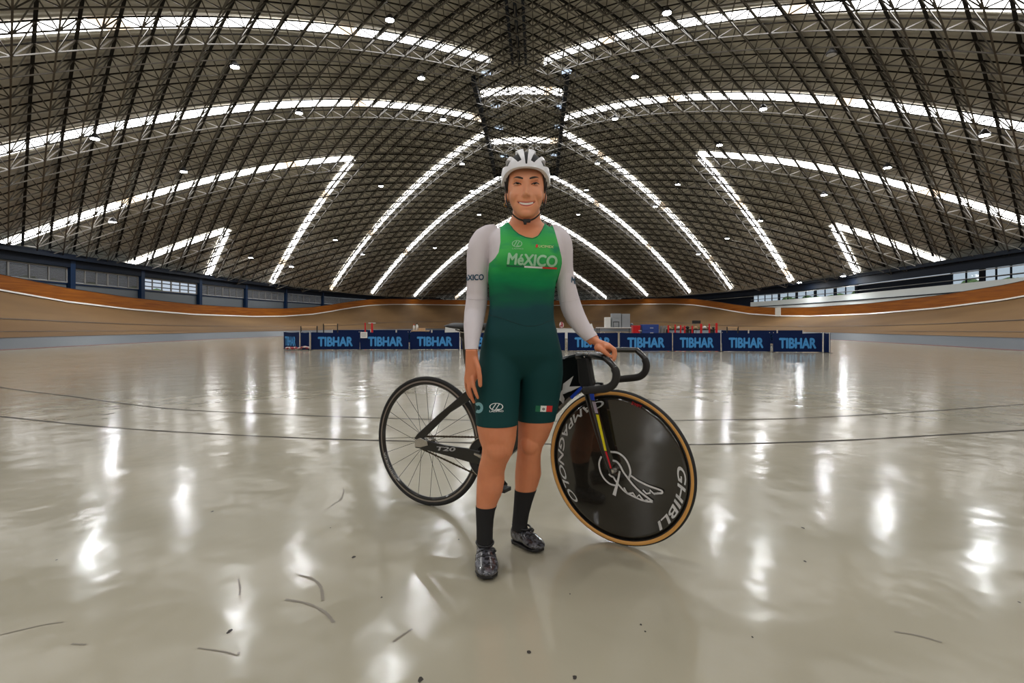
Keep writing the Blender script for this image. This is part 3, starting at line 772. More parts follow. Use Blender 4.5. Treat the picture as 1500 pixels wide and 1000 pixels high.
# fork
fk = MB(); n1 = -.052
def blade(mb, cen, w0s, nn_, th=.016):
    R = []
    for (px, py), w_ in zip(cen, w0s):
        p = FW.px(px, py, nn_); R.append([p+FW.h*(w_/2*cos(2*pi*k/12))+FW.n*(th/2*sin(2*pi*k/12)) for k in range(12)])
    mb.loft(R)
blade(fk, [(860, 566), (863, 580), (868, 600), (876, 630), (885, 661), (892, 680), (895.5, 693)], [.044, .046, .044, .038, .031, .026, .018], n1)
fo = fk.build('fork_blade', BM['carbon'], bike, smooth=True)
for nm, m_k, a_, b_, w_ in (('fork_stripe', 'pblue', (866.5, 575), (868.5, 586), .022), ('fork_stripe', 'pgrey', (869.5, 588), (874, 605), .017), ('fork_stripe', 'pyel', (875, 607), (887, 660), .013), ('fork_stripe', 'pred', (887.5, 661), (895, 686), .009)):
    p, q = FW.px(*a_, n1-.0098), FW.px(*b_, n1-.0098)
    raw(nm, [tuple(p-FW.h*w_/2), tuple(p+FW.h*w_/2), tuple(q+FW.h*w_*.42), tuple(q-FW.h*w_*.42)], [(0, 1, 2, 3)], BM[m_k], fo)
fk = MB()
def blade2(P0, P1, n_): 
    R = []
    for t_, w_ in ((0, .044), (.1, .046), (.3, .044), (.55, .038), (.8, .029), (1, .018)):
        p = P0+(P1-P0)*t_; R.append([p+FW.h*(w_/2*cos(2*pi*k/12))+FW.n*(.008*sin(2*pi*k/12)) for k in range(12)])
    fk.loft(R)
top_n = FW.px(860, 566, n1)-FW.n*n1; bot_n = FW.px(895.5, 693, n1)-FW.n*n1
blade2(top_n+FW.n*.052, bot_n+FW.n*.052, 0); fk.build('fork_blade', BM['carbon'], bike, smooth=True)
mb = MB()
R = []
for dz, w_, dn in ((-.034, .034, .058), (-.026, .042, .060), (-.012, .042, .060), (-.004, .030, .050)):
    p = top_n+FW.u*dz-FW.h*(dz*.3); R.append([p+FW.h*(w_/2*cos(2*pi*k/16))+FW.n*(dn*sin(2*pi*k/16)) for k in range(16)])
mb.loft(R); mb.build('fork_crown', BM['carbon'], bike, smooth=True)
# head fairing, stem
fpoly('head_tube', [(845, 517), (862, 517), (866, 528), (873, 570), (858, 573), (848, 560)], .042, bike, BM['matte'], P=BF, bevel=.014)
SR = .155
st0 = BF.px(846, 519); clamp = BF.px(874, 519)+BF.h*.01
FHd = FW.n
mb = MB(); R = []
for t_, w_, hh in ((-.02, .02, .012), (.0, .026, .020), (.4, .022, .017), (.85, .020, .015), (1.05, .018, .016), (1.15, .01, .01)):
    p = st0+(clamp-st0)*t_-BF.u*.008; R.append([p+BF.n*(w_*cos(2*pi*k/14))+BF.u*(hh*sin(2*pi*k/14)) for k in range(14)])
mb.loft(R); stem = mb.build('stem', BM['carbon'], bike, smooth=True)
for px_, py_ in ((854.5, 517), (859.7, 518.5), (856, 522.5)):
    p = BF.px(px_, py_, -.026); MB().ell(p, (.004, .004, .004), n=8, m=6).build('bolt', BM['steel'], stem, smooth=True)
# handlebar: near side traced, far side mirrored across the steering plane
HWD = .172
nearpx = [(880, 521), (888, 525), (896, 532), (902, 540), (905, 550), (902, 562), (893, 569), (880, 571), (868, 572), (857.5, 573)]
PB = Plane(clamp.x, clamp.y, radians(33), radians(-3))
PB.o = clamp
def Pbar(px, py, n): 
    d = Vector(((px-750)/F, 1, (YH-py)/F)); c0 = Vector((0, 0, HC)); q = PB.o+PB.n*n
    t = (q-c0).dot(PB.n)/d.dot(PB.n); return c0+d*t
near = [Pbar(px-2.2, py-1, -HWD) for px, py in spl(nearpx, 5)]
start = near[0]
tops = [PB.o+PB.n*0., PB.o-PB.n*.07+PB.h*.002, PB.o-PB.n*.120+(start-(PB.o-PB.n*HWD))*.30+PB.u*.004]
near = near[4:]
tp = [Vector(p) for p in tops]; curve = []
tp2 = tp+[near[1]]
for i in range(len(tp2)-1):
    p0, p1, p2, p3 = tp2[max(0, i-1)], tp2[i], tp2[i+1], tp2[min(len(tp2)-1, i+2)]
    for s_ in np.linspace(0, 1, 7)[:-1]: curve.append(.5*((2*p1)+(-p0+p2)*s_+(2*p0-5*p1+4*p2-p3)*s_**2+(-p0+3*p1-3*p2+p3)*s_**3))
def mir(p): d = (p-PB.o).dot(PB.n); return p-PB.n*2*d
bar = MB(); full = curve+near[1:]
bar.tube([p for p in full[:30]], .0125, 14); bar.tube([mir(p) for p in full[:30]], .0125, 14)
hb = bar.build('handlebar', BM['carbon'], bike, smooth=True)
for fn in (lambda p: p, mir):
    pts = [fn(p) for p in full[28:]]; MB().tube([pts[0]]+pts, [.0125]+[.0158]*len(pts), 16).build('grip', BM['tape'], hb, smooth=True)
for fn in (lambda p: p, mir):
    for k in (19, 22, 25):
        p = fn(full[k]); t_ = (fn(full[k+1])-p).normalized(); s_ = t_.cross(Vector((0, 0, 1))).normalized(); uu = s_.cross(t_)
        if uu.z < 0: uu = -uu
        q = p+uu*.0127-Vector((0, .001, 0)); raw('bar_print', [tuple(q-t_*.008-s_*.004), tuple(q+t_*.006-s_*.004), tuple(q+t_*.009+s_*.004), tuple(q-t_*.004+s_*.004)], [(0, 1, 2, 3)], BM['print'], hb)
for fn in (lambda p: p, mir):
    p = fn(near[-1]); MB().ell(p, (.012, .012, .012), n=12, m=8).build('end_plug', BM['matte'], hb, smooth=True)
# ================================================================= THE PERSON
PM = {}
PM['skin'] = mat('skin', srgb(214, 152, 118), .45, sss=.25)
PM['lip'] = mat('lip', srgb(188, 94, 80), .4)
PM['teeth'] = mat('teeth', srgb(238, 232, 222), .25)
PM['mouth'] = mat('mouth_inside', srgb(70, 24, 24), .5)
PM['eye'] = mat('eye_white', srgb(225, 218, 212), .2)
PM['iris'] = mat('iris', srgb(34, 20, 14), .15)
PM['hair'] = mat('hair', srgb(34, 24, 20), .6)
PM['sleeve'] = mat('white_sleeve', srgb(212, 204, 208), .7)
PM['sock'] = mat('black_sock', srgb(20, 19, 20), .85)
PM['shoe'] = mat('shoe', srgb(70, 70, 74), .22, coat=.7)
PM['sole'] = mat('shoe_sole', srgb(20, 20, 22), .4)
PM['helm'] = mat('helmet_white', srgb(226, 226, 230), .3, coat=.4)
PM['helmin'] = mat('helmet_liner', srgb(18, 17, 18), .7)
PM['strap'] = mat('strap', srgb(20, 18, 20), .6)
PM['gold'] = mat('gold', srgb(220, 180, 110), .25, metal=1.)
PM['suit'] = mat('racing_suit', srgb(20, 64, 62), .7, spec=.18)
PM['suitpad'] = mat('seat_pad', srgb(16, 46, 44), .7)
PM['txtw'] = mat('print_pale', srgb(158, 206, 168), .6); PM['txtwhite'] = mat('print_white', srgb(225, 228, 225), .6)
PM['txtteal'] = mat('print_teal', srgb(16, 70, 96), .6); PM['txtred'] = mat('print_red', srgb(205, 42, 42), .6); PM['txtdg'] = mat('print_dark_green', srgb(20, 104, 70), .6)
PM['txtlb'] = mat('print_pale_blue', srgb(120, 170, 176), .6); PM['ygreen'] = mat('print_yellow_green', srgb(200, 215, 150), .6)
add_noise_color(PM['skin'], srgb(202, 124, 84), srgb(218, 142, 102), 14, 3, .2, .8)
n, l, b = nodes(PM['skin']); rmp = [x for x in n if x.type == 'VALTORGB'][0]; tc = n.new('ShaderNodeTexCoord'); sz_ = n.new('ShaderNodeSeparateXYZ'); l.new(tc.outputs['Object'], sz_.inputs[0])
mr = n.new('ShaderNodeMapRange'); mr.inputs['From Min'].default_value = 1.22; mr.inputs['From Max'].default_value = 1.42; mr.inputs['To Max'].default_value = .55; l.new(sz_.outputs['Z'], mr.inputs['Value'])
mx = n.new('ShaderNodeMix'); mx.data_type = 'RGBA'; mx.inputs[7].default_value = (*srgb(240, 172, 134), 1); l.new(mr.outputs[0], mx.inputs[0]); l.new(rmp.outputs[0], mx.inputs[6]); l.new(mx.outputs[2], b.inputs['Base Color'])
# shoe camouflage
t, r = add_noise_color(PM['shoe'], srgb(34, 34, 38), srgb(84, 84, 90), 60, 4, .42, .6)
# sleeve ribs
n, l, b = nodes(PM['sleeve']); tc = n.new('ShaderNodeTexCoord'); wv = n.new('ShaderNodeTexWave'); wv.inputs['Scale'].default_value = 60; wv.bands_direction = 'X'
l.new(tc.outputs['Object'], wv.inputs[0]); bp = n.new('ShaderNodeBump'); bp.inputs['Strength'].default_value = .25; bp.inputs['Distance'].default_value = .001
l.new(wv.outputs['Fac'], bp.inputs['Height']); l.new(bp.outputs[0], b.inputs['Normal'])
# suit: printed fade from mottled green (chest) to deep teal (waist and shorts)
n, l, b = nodes(PM['suit']); tc = n.new('ShaderNodeTexCoord'); sx = n.new('ShaderNodeSeparateXYZ'); l.new(tc.outputs['Object'], sx.inputs[0])
nz = n.new('ShaderNodeTexNoise'); nz.inputs['Scale'].default_value = 6; nz.inputs['Detail'].default_value = 3
mp = n.new('ShaderNodeMapping'); mp.inputs['Scale'].default_value = (1, 1, 3.2); mp.inputs['Rotation'].default_value = (0, .25, 0); l.new(tc.outputs['Object'], mp.inputs[0]); l.new(mp.outputs[0], nz.inputs['Vector'])
ma = n.new('ShaderNodeMath'); ma.operation = 'MULTIPLY_ADD'; ma.inputs[1].default_value = .10; l.new(nz.outputs['Fac'], ma.inputs[0]); l.new(sx.outputs['Z'], ma.inputs[2])
mr = n.new('ShaderNodeMapRange'); mr.inputs['From Min'].default_value = 0.95; mr.inputs['From Max'].default_value = 1.40; l.new(ma.outputs[0], mr.inputs['Value'])
r = n.new('ShaderNodeValToRGB'); e = r.color_ramp.elements
e[0].position = .0; e[0].color = (*srgb(18, 62, 62), 1); e[1].position = 1; e[1].color = (*srgb(30, 150, 100), 1)
for p_, c_ in ((.24, (28, 70, 74)), (.34, (24, 92, 70)), (.46, (18, 128, 78)), (.58, (40, 158, 82)), (.74, (72, 178, 84)), (.88, (62, 172, 84))):
    q = e.new(p_); q.color = (*srgb(*c_), 1)
l.new(mr.outputs[0], r.inputs[0])
nz2 = n.new('ShaderNodeTexNoise'); nz2.inputs['Scale'].default_value = 9; nz2.inputs['Detail'].default_value = 2; l.new(mp.outputs[0], nz2.inputs['Vector'])
r2 = n.new('ShaderNodeValToRGB'); r2.color_ramp.elements[0].position = .5; r2.color_ramp.elements[1].position = .72
l.new(nz2.outputs['Fac'], r2.inputs[0])
mz = n.new('ShaderNodeMapRange'); mz.inputs['From Min'].default_value = 1.12; mz.inputs['From Max'].default_value = 1.2; mz.inputs['To Max'].default_value = .75; l.new(sx.outputs['Z'], mz.inputs['Value'])
mm = n.new('ShaderNodeMath'); mm.operation = 'MULTIPLY'; l.new(r2.outputs[0], mm.inputs[0]); l.new(mz.outputs[0], mm.inputs[1])
mx = n.new('ShaderNodeMix'); mx.data_type = 'RGBA'; mx.inputs[7].default_value = (*srgb(16, 128, 100), 1); l.new(mm.outputs[0], mx.inputs[0]); l.new(r.outputs[0], mx.inputs[6]); l.new(mx.outputs[2], b.inputs['Base Color'])

YB = 2.33
person = empty('person', (0.03, 2.3, 0), 'woman in a green and teal cycling skinsuit with white sleeves and helmet', 'person')
B = MB()
def ringxy(cx, cy, z, hw, hd, n_=28, ex=2.3, tilt=0.):
    out = []
    for k in range(n_):
        a = 2*pi*k/n_; c_, s_ = cos(a), sin(a)
        out.append(Vector((cx+hw*np.sign(c_)*abs(c_)**(2/ex), cy+hd*np.sign(s_)*abs(s_)**(2/ex), z+tilt*c_)))
    return out
def PZ(py, Y=YB): return HC+(YH-py)/F*Y
def PX(px, Y=YB): return (px-750)/F*Y
# torso rings: py, left px, right px, half depth, y-centre shift
TR = [(553, 735, 792, .035, .01), (547, 722, 806, .055, .01), (534, 706, 820.5, .082, .01), (518, 702.5, 823.5, .104, .008), (494, 707, 818, .112, .006), (468, 714, 811.5, .098, .004), (448, 717.5, 811, .091, .0),
      (430, 716.5, 812, .090, -.002), (408, 715.5, 815, .098, -.006), (392, 716, 820, .107, -.012), (380, 717, 822, .110, -.014), (366, 717, 822, .108, -.010), (352, 716, 822, .096, -.002), (342, 720, 819, .080, .006), (334, 731, 806, .062, .012), (326, 742, 797, .054, .014)]
ins = .002
B.loft([ringxy(PX((a+b_)/2), YB+dy, PZ(py), (b_-a)/2/F*YB-ins, hd, ex=2.4) for py, a, b_, hd, dy in TR])
# bust and back shaping
for px in (747, 791): B.ell(S(px, 381, YB-.070), (.062, .055, .058))
B.ell((PX(740), YB+.07, PZ(520)), (.085, .075, .09)); B.ell((PX(788), YB+.07, PZ(520)), (.085, .075, .09))
B.ell((PX(733), YB+.05, PZ(366)), (.06, .05, .09)); B.ell((PX(806), YB+.05, PZ(366)), (.06, .05, .09))
# neck
B.loft([ringxy(PX(770, YB), YB+.012, PZ(333), .074, .060), ringxy(PX(770), YB+.008, PZ(325), .066, .054), ringxy(PX(770.5), YB+.0, PZ(316), .058, .052), ringxy(PX(771), YB-.01, PZ(306), .054, .055), ringxy(PX(771), YB-.012, PZ(292), .052, .055)])
def limb(pts, n_=22, flat=1.):
    """pts: (px, py, Y, half-width px)"""
    P = [S(a, b_, Y) for a, b_, Y, w_ in pts]; r = [w_/F*Y for a, b_, Y, w_ in pts]
    B.tube(P, r, n_, flat=flat, up=(1, 0, 0))
# legs
limb([(735, 500, 2.335, 25), (733, 520, 2.328, 29), (731, 545, 2.318, 31), (729, 570, 2.305, 32.5), (728, 600, 2.29, 31.5), (728, 626, 2.275, 29.8), (729, 645, 2.262, 26.5), (728.5, 660, 2.255, 22.5), (724, 673, 2.26, 19.5), (720, 688, 2.27, 19.3), (719, 702, 2.275, 20.3), (717, 717, 2.27, 19.3), (713.5, 732, 2.265, 16.2), (711, 746, 2.26, 13.6), (710.3, 760, 2.255, 12.2), (710, 775, 2.25, 11.4), (710, 790, 2.245, 11.2), (710, 799, 2.24, 10.8)], flat=1.08)
limb([(792, 500, 2.342, 25), (794.5, 520, 2.345, 28.8), (794, 545, 2.355, 30.3), (791, 570, 2.37, 30), (788, 595, 2.375, 28.5), (784.5, 618, 2.38, 26.5), (781, 635, 2.385, 22.8), (777, 650, 2.385, 18.6), (775, 663, 2.39, 17.4), (774, 677, 2.405, 18.0), (773.8, 692, 2.42, 19.2), (771.5, 706, 2.425, 17.4), (768.8, 720, 2.425, 14.6), (766, 735, 2.425, 12.6), (763.5, 750, 2.425, 11.2), (761.5, 765, 2.425, 10.6), (761, 777, 2.42, 10.4)], flat=1.08)
B.ell(S(728, 657, 2.215), (.045, .03, .055)); B.ell(S(776.5, 649, 2.345), (.04, .028, .05))
# feet inside the shoes
SHOES = ((Vector((PX(708.5, 2.31), 2.318, 0)), 714, 854, .002, 1.), (Vector((PX(752, 2.455), 2.462, 0)), 795, 811, 0., .95))
for hl_, tx_, ty_, dd_, sc_ in SHOES:
    Yt = HC*F/(ty_-YH); tl_ = Vector(((tx_-750)/F*Yt+dd_, Yt+dd_, 0)); dv = tl_-hl_
    B.tube([hl_+dv*.30+Vector((0, 0, .070)), hl_+dv*.42+Vector((0, 0, .050)), hl_+dv*.60+Vector((0, 0, .040)), hl_+dv*.76+Vector((0, 0, .032))], [.025, .022, .019, .012], 12)
# arms
limb([(728, 337, 2.345, 9), (718, 341.5, 2.342, 13), (709.5, 348, 2.338, 16.0), (703.5, 359, 2.333, 17.0), (701.2, 368, 2.33, 16.9), (700.5, 380, 2.33, 16.3), (699.8, 398, 2.33, 15.2), (699.2, 416, 2.335, 14.7), (698.8, 434, 2.335, 14.6), (697.6, 446, 2.33, 14.8), (695.4, 460, 2.32, 14.6), (693, 478, 2.28, 13.0), (691.6, 495, 2.25, 10.6), (690.8, 508, 2.23, 9.1), (690.8, 516, 2.22, 8.8)])
limb([(806, 336, 2.345, 9), (813, 341, 2.342, 12), (819.5, 348, 2.338, 14.6), (823.3, 357, 2.335, 15.0), (824.6, 367, 2.335, 14.4), (825.2, 382, 2.34, 13.8), (826.5, 400, 2.35, 13.0), (829, 418, 2.355, 13.2), (832.5, 435, 2.36, 14.2), (836.5, 450, 2.36, 14.8), (844, 466, 2.35, 13.6), (854, 481, 2.34, 11.2), (864.5, 493, 2.33, 9.3), (871, 500, 2.325, 8.8)])
# ---- right hand (hanging)
def fing(pts, r): 
    P = [S(*p) for p in pts]; B.tube(P, r, 10); B.ell(P[-1], (r[-1],)*3, n=10, m=6); B.ell(P[0], (r[0],)*3, n=10, m=6)
pz = [(512, 690.5, 8.8, .020), (522, 691, 9.4, .018), (533, 692, 10.6, .018), (544, 692.3, 11.2, .017), (555, 689.5, 9.8, .015), (561, 688, 7.5, .012)]
B.loft([ringxy(PX(px, 2.213), 2.215, PZ(py, 2.213), w_/F*2.213, d_, n_=16) for py, px, w_, d_ in pz])
fing([(696, 526, 2.205), (700.8, 539, 2.192), (702.8, 553, 2.186), (703.6, 564.5, 2.188)], [.0115, .0108, .0098, .0080])
fing([(692.8, 553, 2.204), (693.6, 565, 2.196), (697, 575.5, 2.196), (700.0, 582.5, 2.202)], [.0098, .0084, .0076, .0062])
fing([(686.6, 556, 2.210), (687.2, 570, 2.204), (690.8, 582, 2.208), (694.2, 589, 2.216)], [.0098, .0086, .0078, .0062])
fing([(683.0, 555, 2.232), (683.6, 567, 2.240), (686.6, 577, 2.250), (689, 582, 2.262)], [.0092, .0082, .0074, .0060])
fing([(682.6, 552, 2.252), (682.6, 561, 2.264), (684.6, 569, 2.276), (686.6, 574, 2.286)], [.0082, .0072, .0064, .0054])
# ---- left hand gripping the bar
B.tube([S(866, 494, 2.328), S(875, 502, 2.312), (S(882, 506, 2.30)), S(890, 509, 2.295), S(896, 512, 2.292)], [.0235, .0255, .030, .031, .021], 16, flat=.66, up=(0, 1, 0))
B.ell(S(878, 509, 2.285), (.022, .02, .018))
for i, (dy, dpx) in enumerate(((-.024, 0), (-.005, 1.), (.015, .5), (.034, -1))):
    Yk = 2.288+dy
    def q(px, py, e_=0.): return S(px+dpx, py, Yk+e_) 
    P = [q(884, 507.5, .005), q(893, 507.5), q(899.3, 512), q(900.2, 519), q(898.6, 526), q(893.5, 530.5), q(889, 530)]
    rr = [.0100, .0102, .0096, .0090, .0086, .0078, .0070]; 
    if i == 3: rr = [x*.88 for x in rr]
    B.tube(P, rr, 10); B.ell(P[-1], (rr[-1],)*3, n=10, m=6)
P = [S(876, 509, 2.275), S(882, 512.5, 2.262), S(888, 517, 2.257), S(892.5, 521.5, 2.262)]
B.tube(P, [.0125, .0108, .0096, .0080], 10); B.ell(P[-1], (.0082,)*3, n=10, m=6)

# ---- head
HS = 1.06; H0 = Vector((PX(771, 2.21), 2.305, HC+(YH-269)/F*2.21))
def HL(x, f, z): return H0+Vector((x*HS, -f*HS, z*HS))
def hell(c, r): B.ell(HL(*c), (r[0]*HS, r[1]*HS, r[2]*HS), n=20, m=14)
hell((0, -.012, .040), (.071, .090, .078))
rings = []
for z, w_, ff, bk in ((-.121, .015, .074, .035), (-.116, .024, .083, .018), (-.105, .0345, .088, 0), (-.09, .0445, .0885, -.015), (-.073, .0540, .0885, -.03), (-.052, .0620, .0885, -.045), (-.03, .0668, .0880, -.055), (-.005, .0690, .0855, -.06), (.02, .0695, .0870, -.065), (.04, .0695, .0860, -.07), (.06, .067, .078, -.07), (.085, .06, .06, -.06)):
    c_ = (ff+bk)/2; hd = (ff-bk)/2
    rings.append([HL(w_*np.sign(cos(a))*abs(cos(a))**(2/2.15), c_+hd*np.sign(sin(a))*abs(sin(a))**(2/2.15)*(1), z) for a in [-2*pi*k/32 for k in range(32)]])
B.loft(rings)
# nose
rings = []
for z, w_, ff in ((.018, .006, .0875), (.008, .0068, .0915), (-.008, .0076, .0985), (-.022, .0096, .1090), (-.034, .0118, .1160), (-.042, .0118, .1160), (-.048, .0085, .103), (-.051, .006, .094)):
    rings.append([HL(w_*cos(a), .083+(ff-.083)*max(0, sin(a))+.004*min(0, sin(a)), z) for a in [-2*pi*k/20 for k in range(20)]])
B.loft(rings)
for s_ in (-1, 1):
    hell((s_*.0115, .0950, -.0430), (.0072, .0090, .0070))
    hell((0, .1060, -.0400), (.0100, .0095, .0090))
    hell((s_*.034, .0590, -.036), (.028, .0270, .026))         # smiling cheeks
    hell((s_*.074, -.012, -.026), (.0075, .017, .029))        # ears
    hell((s_*.073, -.008, -.048), (.006, .010, .011))
    hell((s_*.032, .078, .0225), (.020, .0105, .006))          # brow ridge
hell((0, .078, -.108), (.018, .014, .014))
body0 = B.build('tmp_body', PM['skin'])
md = body0.modifiers.new('r', 'REMESH'); md.mode = 'VOXEL'; md.voxel_size = .0034; md.use_smooth_shade = True
sm = body0.modifiers.new('s', 'SMOOTH'); sm.factor = .5; sm.iterations = 4
dg = bpy.context.evaluated_depsgraph_get(); me = bpy.data.meshes.new_from_object(body0.evaluated_get(dg)); bpy.data.objects.remove(body0)
bm = bmesh.new(); bm.from_mesh(me)
# keep the largest island only
bm.verts.ensure_lookup_table(); bmesh.ops.triangulate(bm, faces=bm.faces); bm.to_mesh(me); bm.free()
nV = len(me.vertices); V = np.empty(nV*3); me.vertices.foreach_get('co', V); V = V.reshape(-1, 3)
T = np.empty(len(me.polygons)*3, dtype=np.int64); me.polygons.foreach_get('vertices', T); T = T.reshape(-1, 3)
def smooth_region(V, w, it):
    E_ = np.concatenate([T[:, [0, 1]], T[:, [1, 2]], T[:, [2, 0]]]); deg = np.bincount(E_.ravel(), minlength=nV)[:, None]
    for _ in range(it):
        acc_ = np.zeros_like(V)
        for k in range(3):
            acc_[:, k] = np.bincount(E_[:, 0], weights=V[E_[:, 1], k], minlength=nV)+np.bincount(E_[:, 1], weights=V[E_[:, 0], k], minlength=nV)
        V = V+w[:, None]*.6*(acc_/deg-V)
    return V
_px = 750+F*V[:, 0]/V[:, 1]; _py = YH+F*(HC-V[:, 2])/V[:, 1]
wgt = np.clip((_py-330)/12, 0, 1)*np.clip((640-_py)/20, 0, 1)*np.where((_py > 378) & (_px < np.interp(_py, [378, 400, 470, 520, 600], [726, 716, 713, 701, 690])-1), .0, 1)*np.where((_py > 395) & (_px > 828), 0, 1)*np.where((V[:, 1] < 2.236) & (_px < 709) & (_py > 470), 0, 1)*np.where((_px > 826) & (_py > 460), 0, 1)
V = smooth_region(V, wgt, 40)
fw_ = np.clip((V[:, 2]-1.30)/.02, 0, 1)
V = smooth_region(V, fw_, 9)
def headloc(V):
    D = (V-np.array(H0))/HS; return np.stack([D[:, 0], -D[:, 1], D[:, 2]], 1)
# sculpt the face: sockets, mouth groove, philtrum, smile lines
Lc = headloc(V); front_ = Lc[:, 1] > .04
def g2(x0_, z0_, sx_, sz_): return np.exp(-((Lc[:, 0]-x0_)/sx_)**2-((Lc[:, 2]-z0_)/sz_)**2)*front_
push = np.zeros(nV)
for s_ in (-1, 1):
    push += .0105*g2(s_*.0325, .0035, .0155, .0085)+.004*g2(s_*.017, .002, .006, .010)
    push += .0022*np.exp(-(((Lc[:, 0]-s_*(.032+.30*np.clip(-.045-Lc[:, 2], 0, .03)+.004))/.0045)**2))*((Lc[:, 2] < -.040) & (Lc[:, 2] > -.074))*front_
mz_ = -.0735+.0105*(Lc[:, 0]/.033)**2
inm = (np.abs(Lc[:, 0]) < .0325) & front_
mh = .0068*np.sqrt(np.clip(1-(Lc[:, 0]/.0335)**2, 0, 1))
push += .0085*np.exp(-((Lc[:, 2]-mz_)/(mh+.0004))**4)*inm
push += .003*g2(0, -.0955, .018, .005)
V[:, 1] += push*HS
me.vertices.foreach_set('co', V.ravel()); me.update()
Nn = np.empty(nV*3); me.vertices.foreach_get('normal', Nn); Nn = Nn.reshape(-1, 3)
me.materials.clear(); me.materials.append(PM['skin']); me.polygons.foreach_set('use_smooth', [True]*len(me.polygons))
body = bpy.data.objects.new('body', me); C.objects.link(body); body.parent = person; body.matrix_parent_inverse = Matrix.Translation(-person.location)
bvh = BVHTree.FromPolygons([tuple(v) for v in V], [tuple(int(a) for a in t) for t in T])
# pixel position of every vertex, for cutting the clothes
VP = np.stack([750+F*V[:, 0]/V[:, 1], YH+F*(HC-V[:, 2])/V[:, 1]], 1)
def clip_shell(phi, off, tri=None):
    """part of the body surface where phi > 0, lifted by off; returns verts, faces, open edges"""
    keep = (phi[T] > 0)
    cnt = keep.sum(1); sel = T[cnt > 0]; ks = keep[cnt > 0]
    idx = {}; out = []; fs = []
    P = V+Nn*off
    def vid(i):
        k = ('v', i)
        if k not in idx: idx[k] = len(out); out.append(tuple(P[i]))
        return idx[k]
    def eid(i, j):
        k = (min(i, j), max(i, j))
        if k not in idx:
            i, j = k; t_ = phi[i]/(phi[i]-phi[j]); idx[k] = len(out); out.append(tuple(P[i]+(P[j]-P[i])*t_))
        return idx[k]
    for t_, k_ in zip(sel.tolist(), ks.tolist()):
        poly = []
        for a in range(3):
            i, j = t_[a], t_[(a+1) % 3]
            if k_[a]: poly.append(vid(i))
            if k_[a] != k_[(a+1) % 3]: poly.append(eid(i, j))
        if len(poly) >= 3 and len(set(poly)) == len(poly): fs.append(tuple(poly))
    return out, fs
def garment(name, phi, off, m, th=.0018, parent=person):
    vs, fs = clip_shell(phi, off)
    # keep only the largest connected piece(s)
    par = list(range(len(vs)))
    def find(a):
        while par[a] != a: par[a] = par[par[a]]; a = par[a]
        return a
    for f in fs:
        for q in f[1:]:
            ra, rb = find(f[0]), find(q)
            if ra != rb: par[ra] = rb
    from collections import Counter
    roots = [find(f[0]) for f in fs]; cn = Counter(roots); big = cn.most_common(1)[0][0]
    fs = [f for f, r_ in zip(fs, roots) if r_ == big]; used = sorted({i for f in fs for i in f}); mp_ = {a: i for i, a in enumerate(used)}
    vs = [vs[i] for i in used]; fs = [tuple(mp_[i] for i in f) for f in fs]
    o = raw(name, vs, fs, m, parent, smooth=True)
    md = o.modifiers.new('sol', 'SOLIDIFY'); md.thickness = th; md.offset = -1
    return o, vs, fs
px, py = VP[:, 0], VP[:, 1]
AL = np.interp(py, [300, 320, 335, 355, 370, 378, 386, 400, 430, 450, 470, 492, 520, 600], [729, 730, 733, 733.5, 731, 726, 717.5, 715.8, 716.4, 715.8, 713, 706, 701, 690])
AR = np.interp(py, [300, 320, 335, 350, 365, 378, 386, 416, 430, 448, 460, 480, 500], [804, 805, 811, 815, 819, 822, 822.5, 816, 813.5, 815, 819, 826, 830])
zz = V[:, 2]
# neck line: lower in front than behind
xs_ = [736, 742, 745, 752, 760, 770, 780, 788, 795, 797.5, 800, 806]
NF = np.interp(px, xs_, [300, 319, 326, 336, 343, 347.5, 349, 345.5, 335, 328, 320, 300])
NBk = np.interp(px, xs_, [300, 316, 318, 320, 321, 322, 322, 321, 320, 318, 316, 300])
isf = V[:, 1] < YB+.012
neck = np.where(isf, py-NF, py-NBk)
zoom = 2.8e-3
suitphi = np.minimum.reduce([(px-AL)*zoom, (AR-px)*zoom, neck*zoom, zz-.5435+0*px])
suitphi = np.where((py > 470) & (px < 706.5) & (py < 596) & ((V[:, 1] < 2.220) | ((py < 548) & (V[:, 1] < 2.245))), -1, suitphi)
suit, sv, sf = garment('racing_suit', suitphi, .0028, PM['suit'])
suit_bvh = BVHTree.FromPolygons(sv, sf)
sl = np.minimum.reduce([(AL-px)*zoom, (511.5-py)*zoom, (V[:, 2]-.9)*1e0])
slL, v1, f1 = garment('sleeve', np.minimum((AL-px)*zoom, (511.5-py)*zoom+0*px), .0026, PM['sleeve']); slL_b = BVHTree.FromPolygons(v1, f1)
cuff = -((px-867)*.46+(py-494.5)*.89)
cond = np.where(py > 470, px-825., 10.)
slR, v2, f2 = garment('sleeve', np.minimum.reduce([(px-AR)*zoom, cuff*zoom, np.where(py < 505, 1., -1.)*.05]), .0026, PM['sleeve']); slR_b = BVHTree.FromPolygons(v2, f2)
for sx_, sz_ in ((0, 0),):
    xr = V[:, 0] < 0.0 
legR = np.where(px+0*py < 741, 1., -1.); legL = -legR
garment('sock', np.minimum.reduce([.2215-zz, zz-.066, legR*.05]), .0022, PM['sock'])
garment('sock', np.minimum.reduce([.2400-zz, zz-.066, legL*.05]), .0022, PM['sock'])

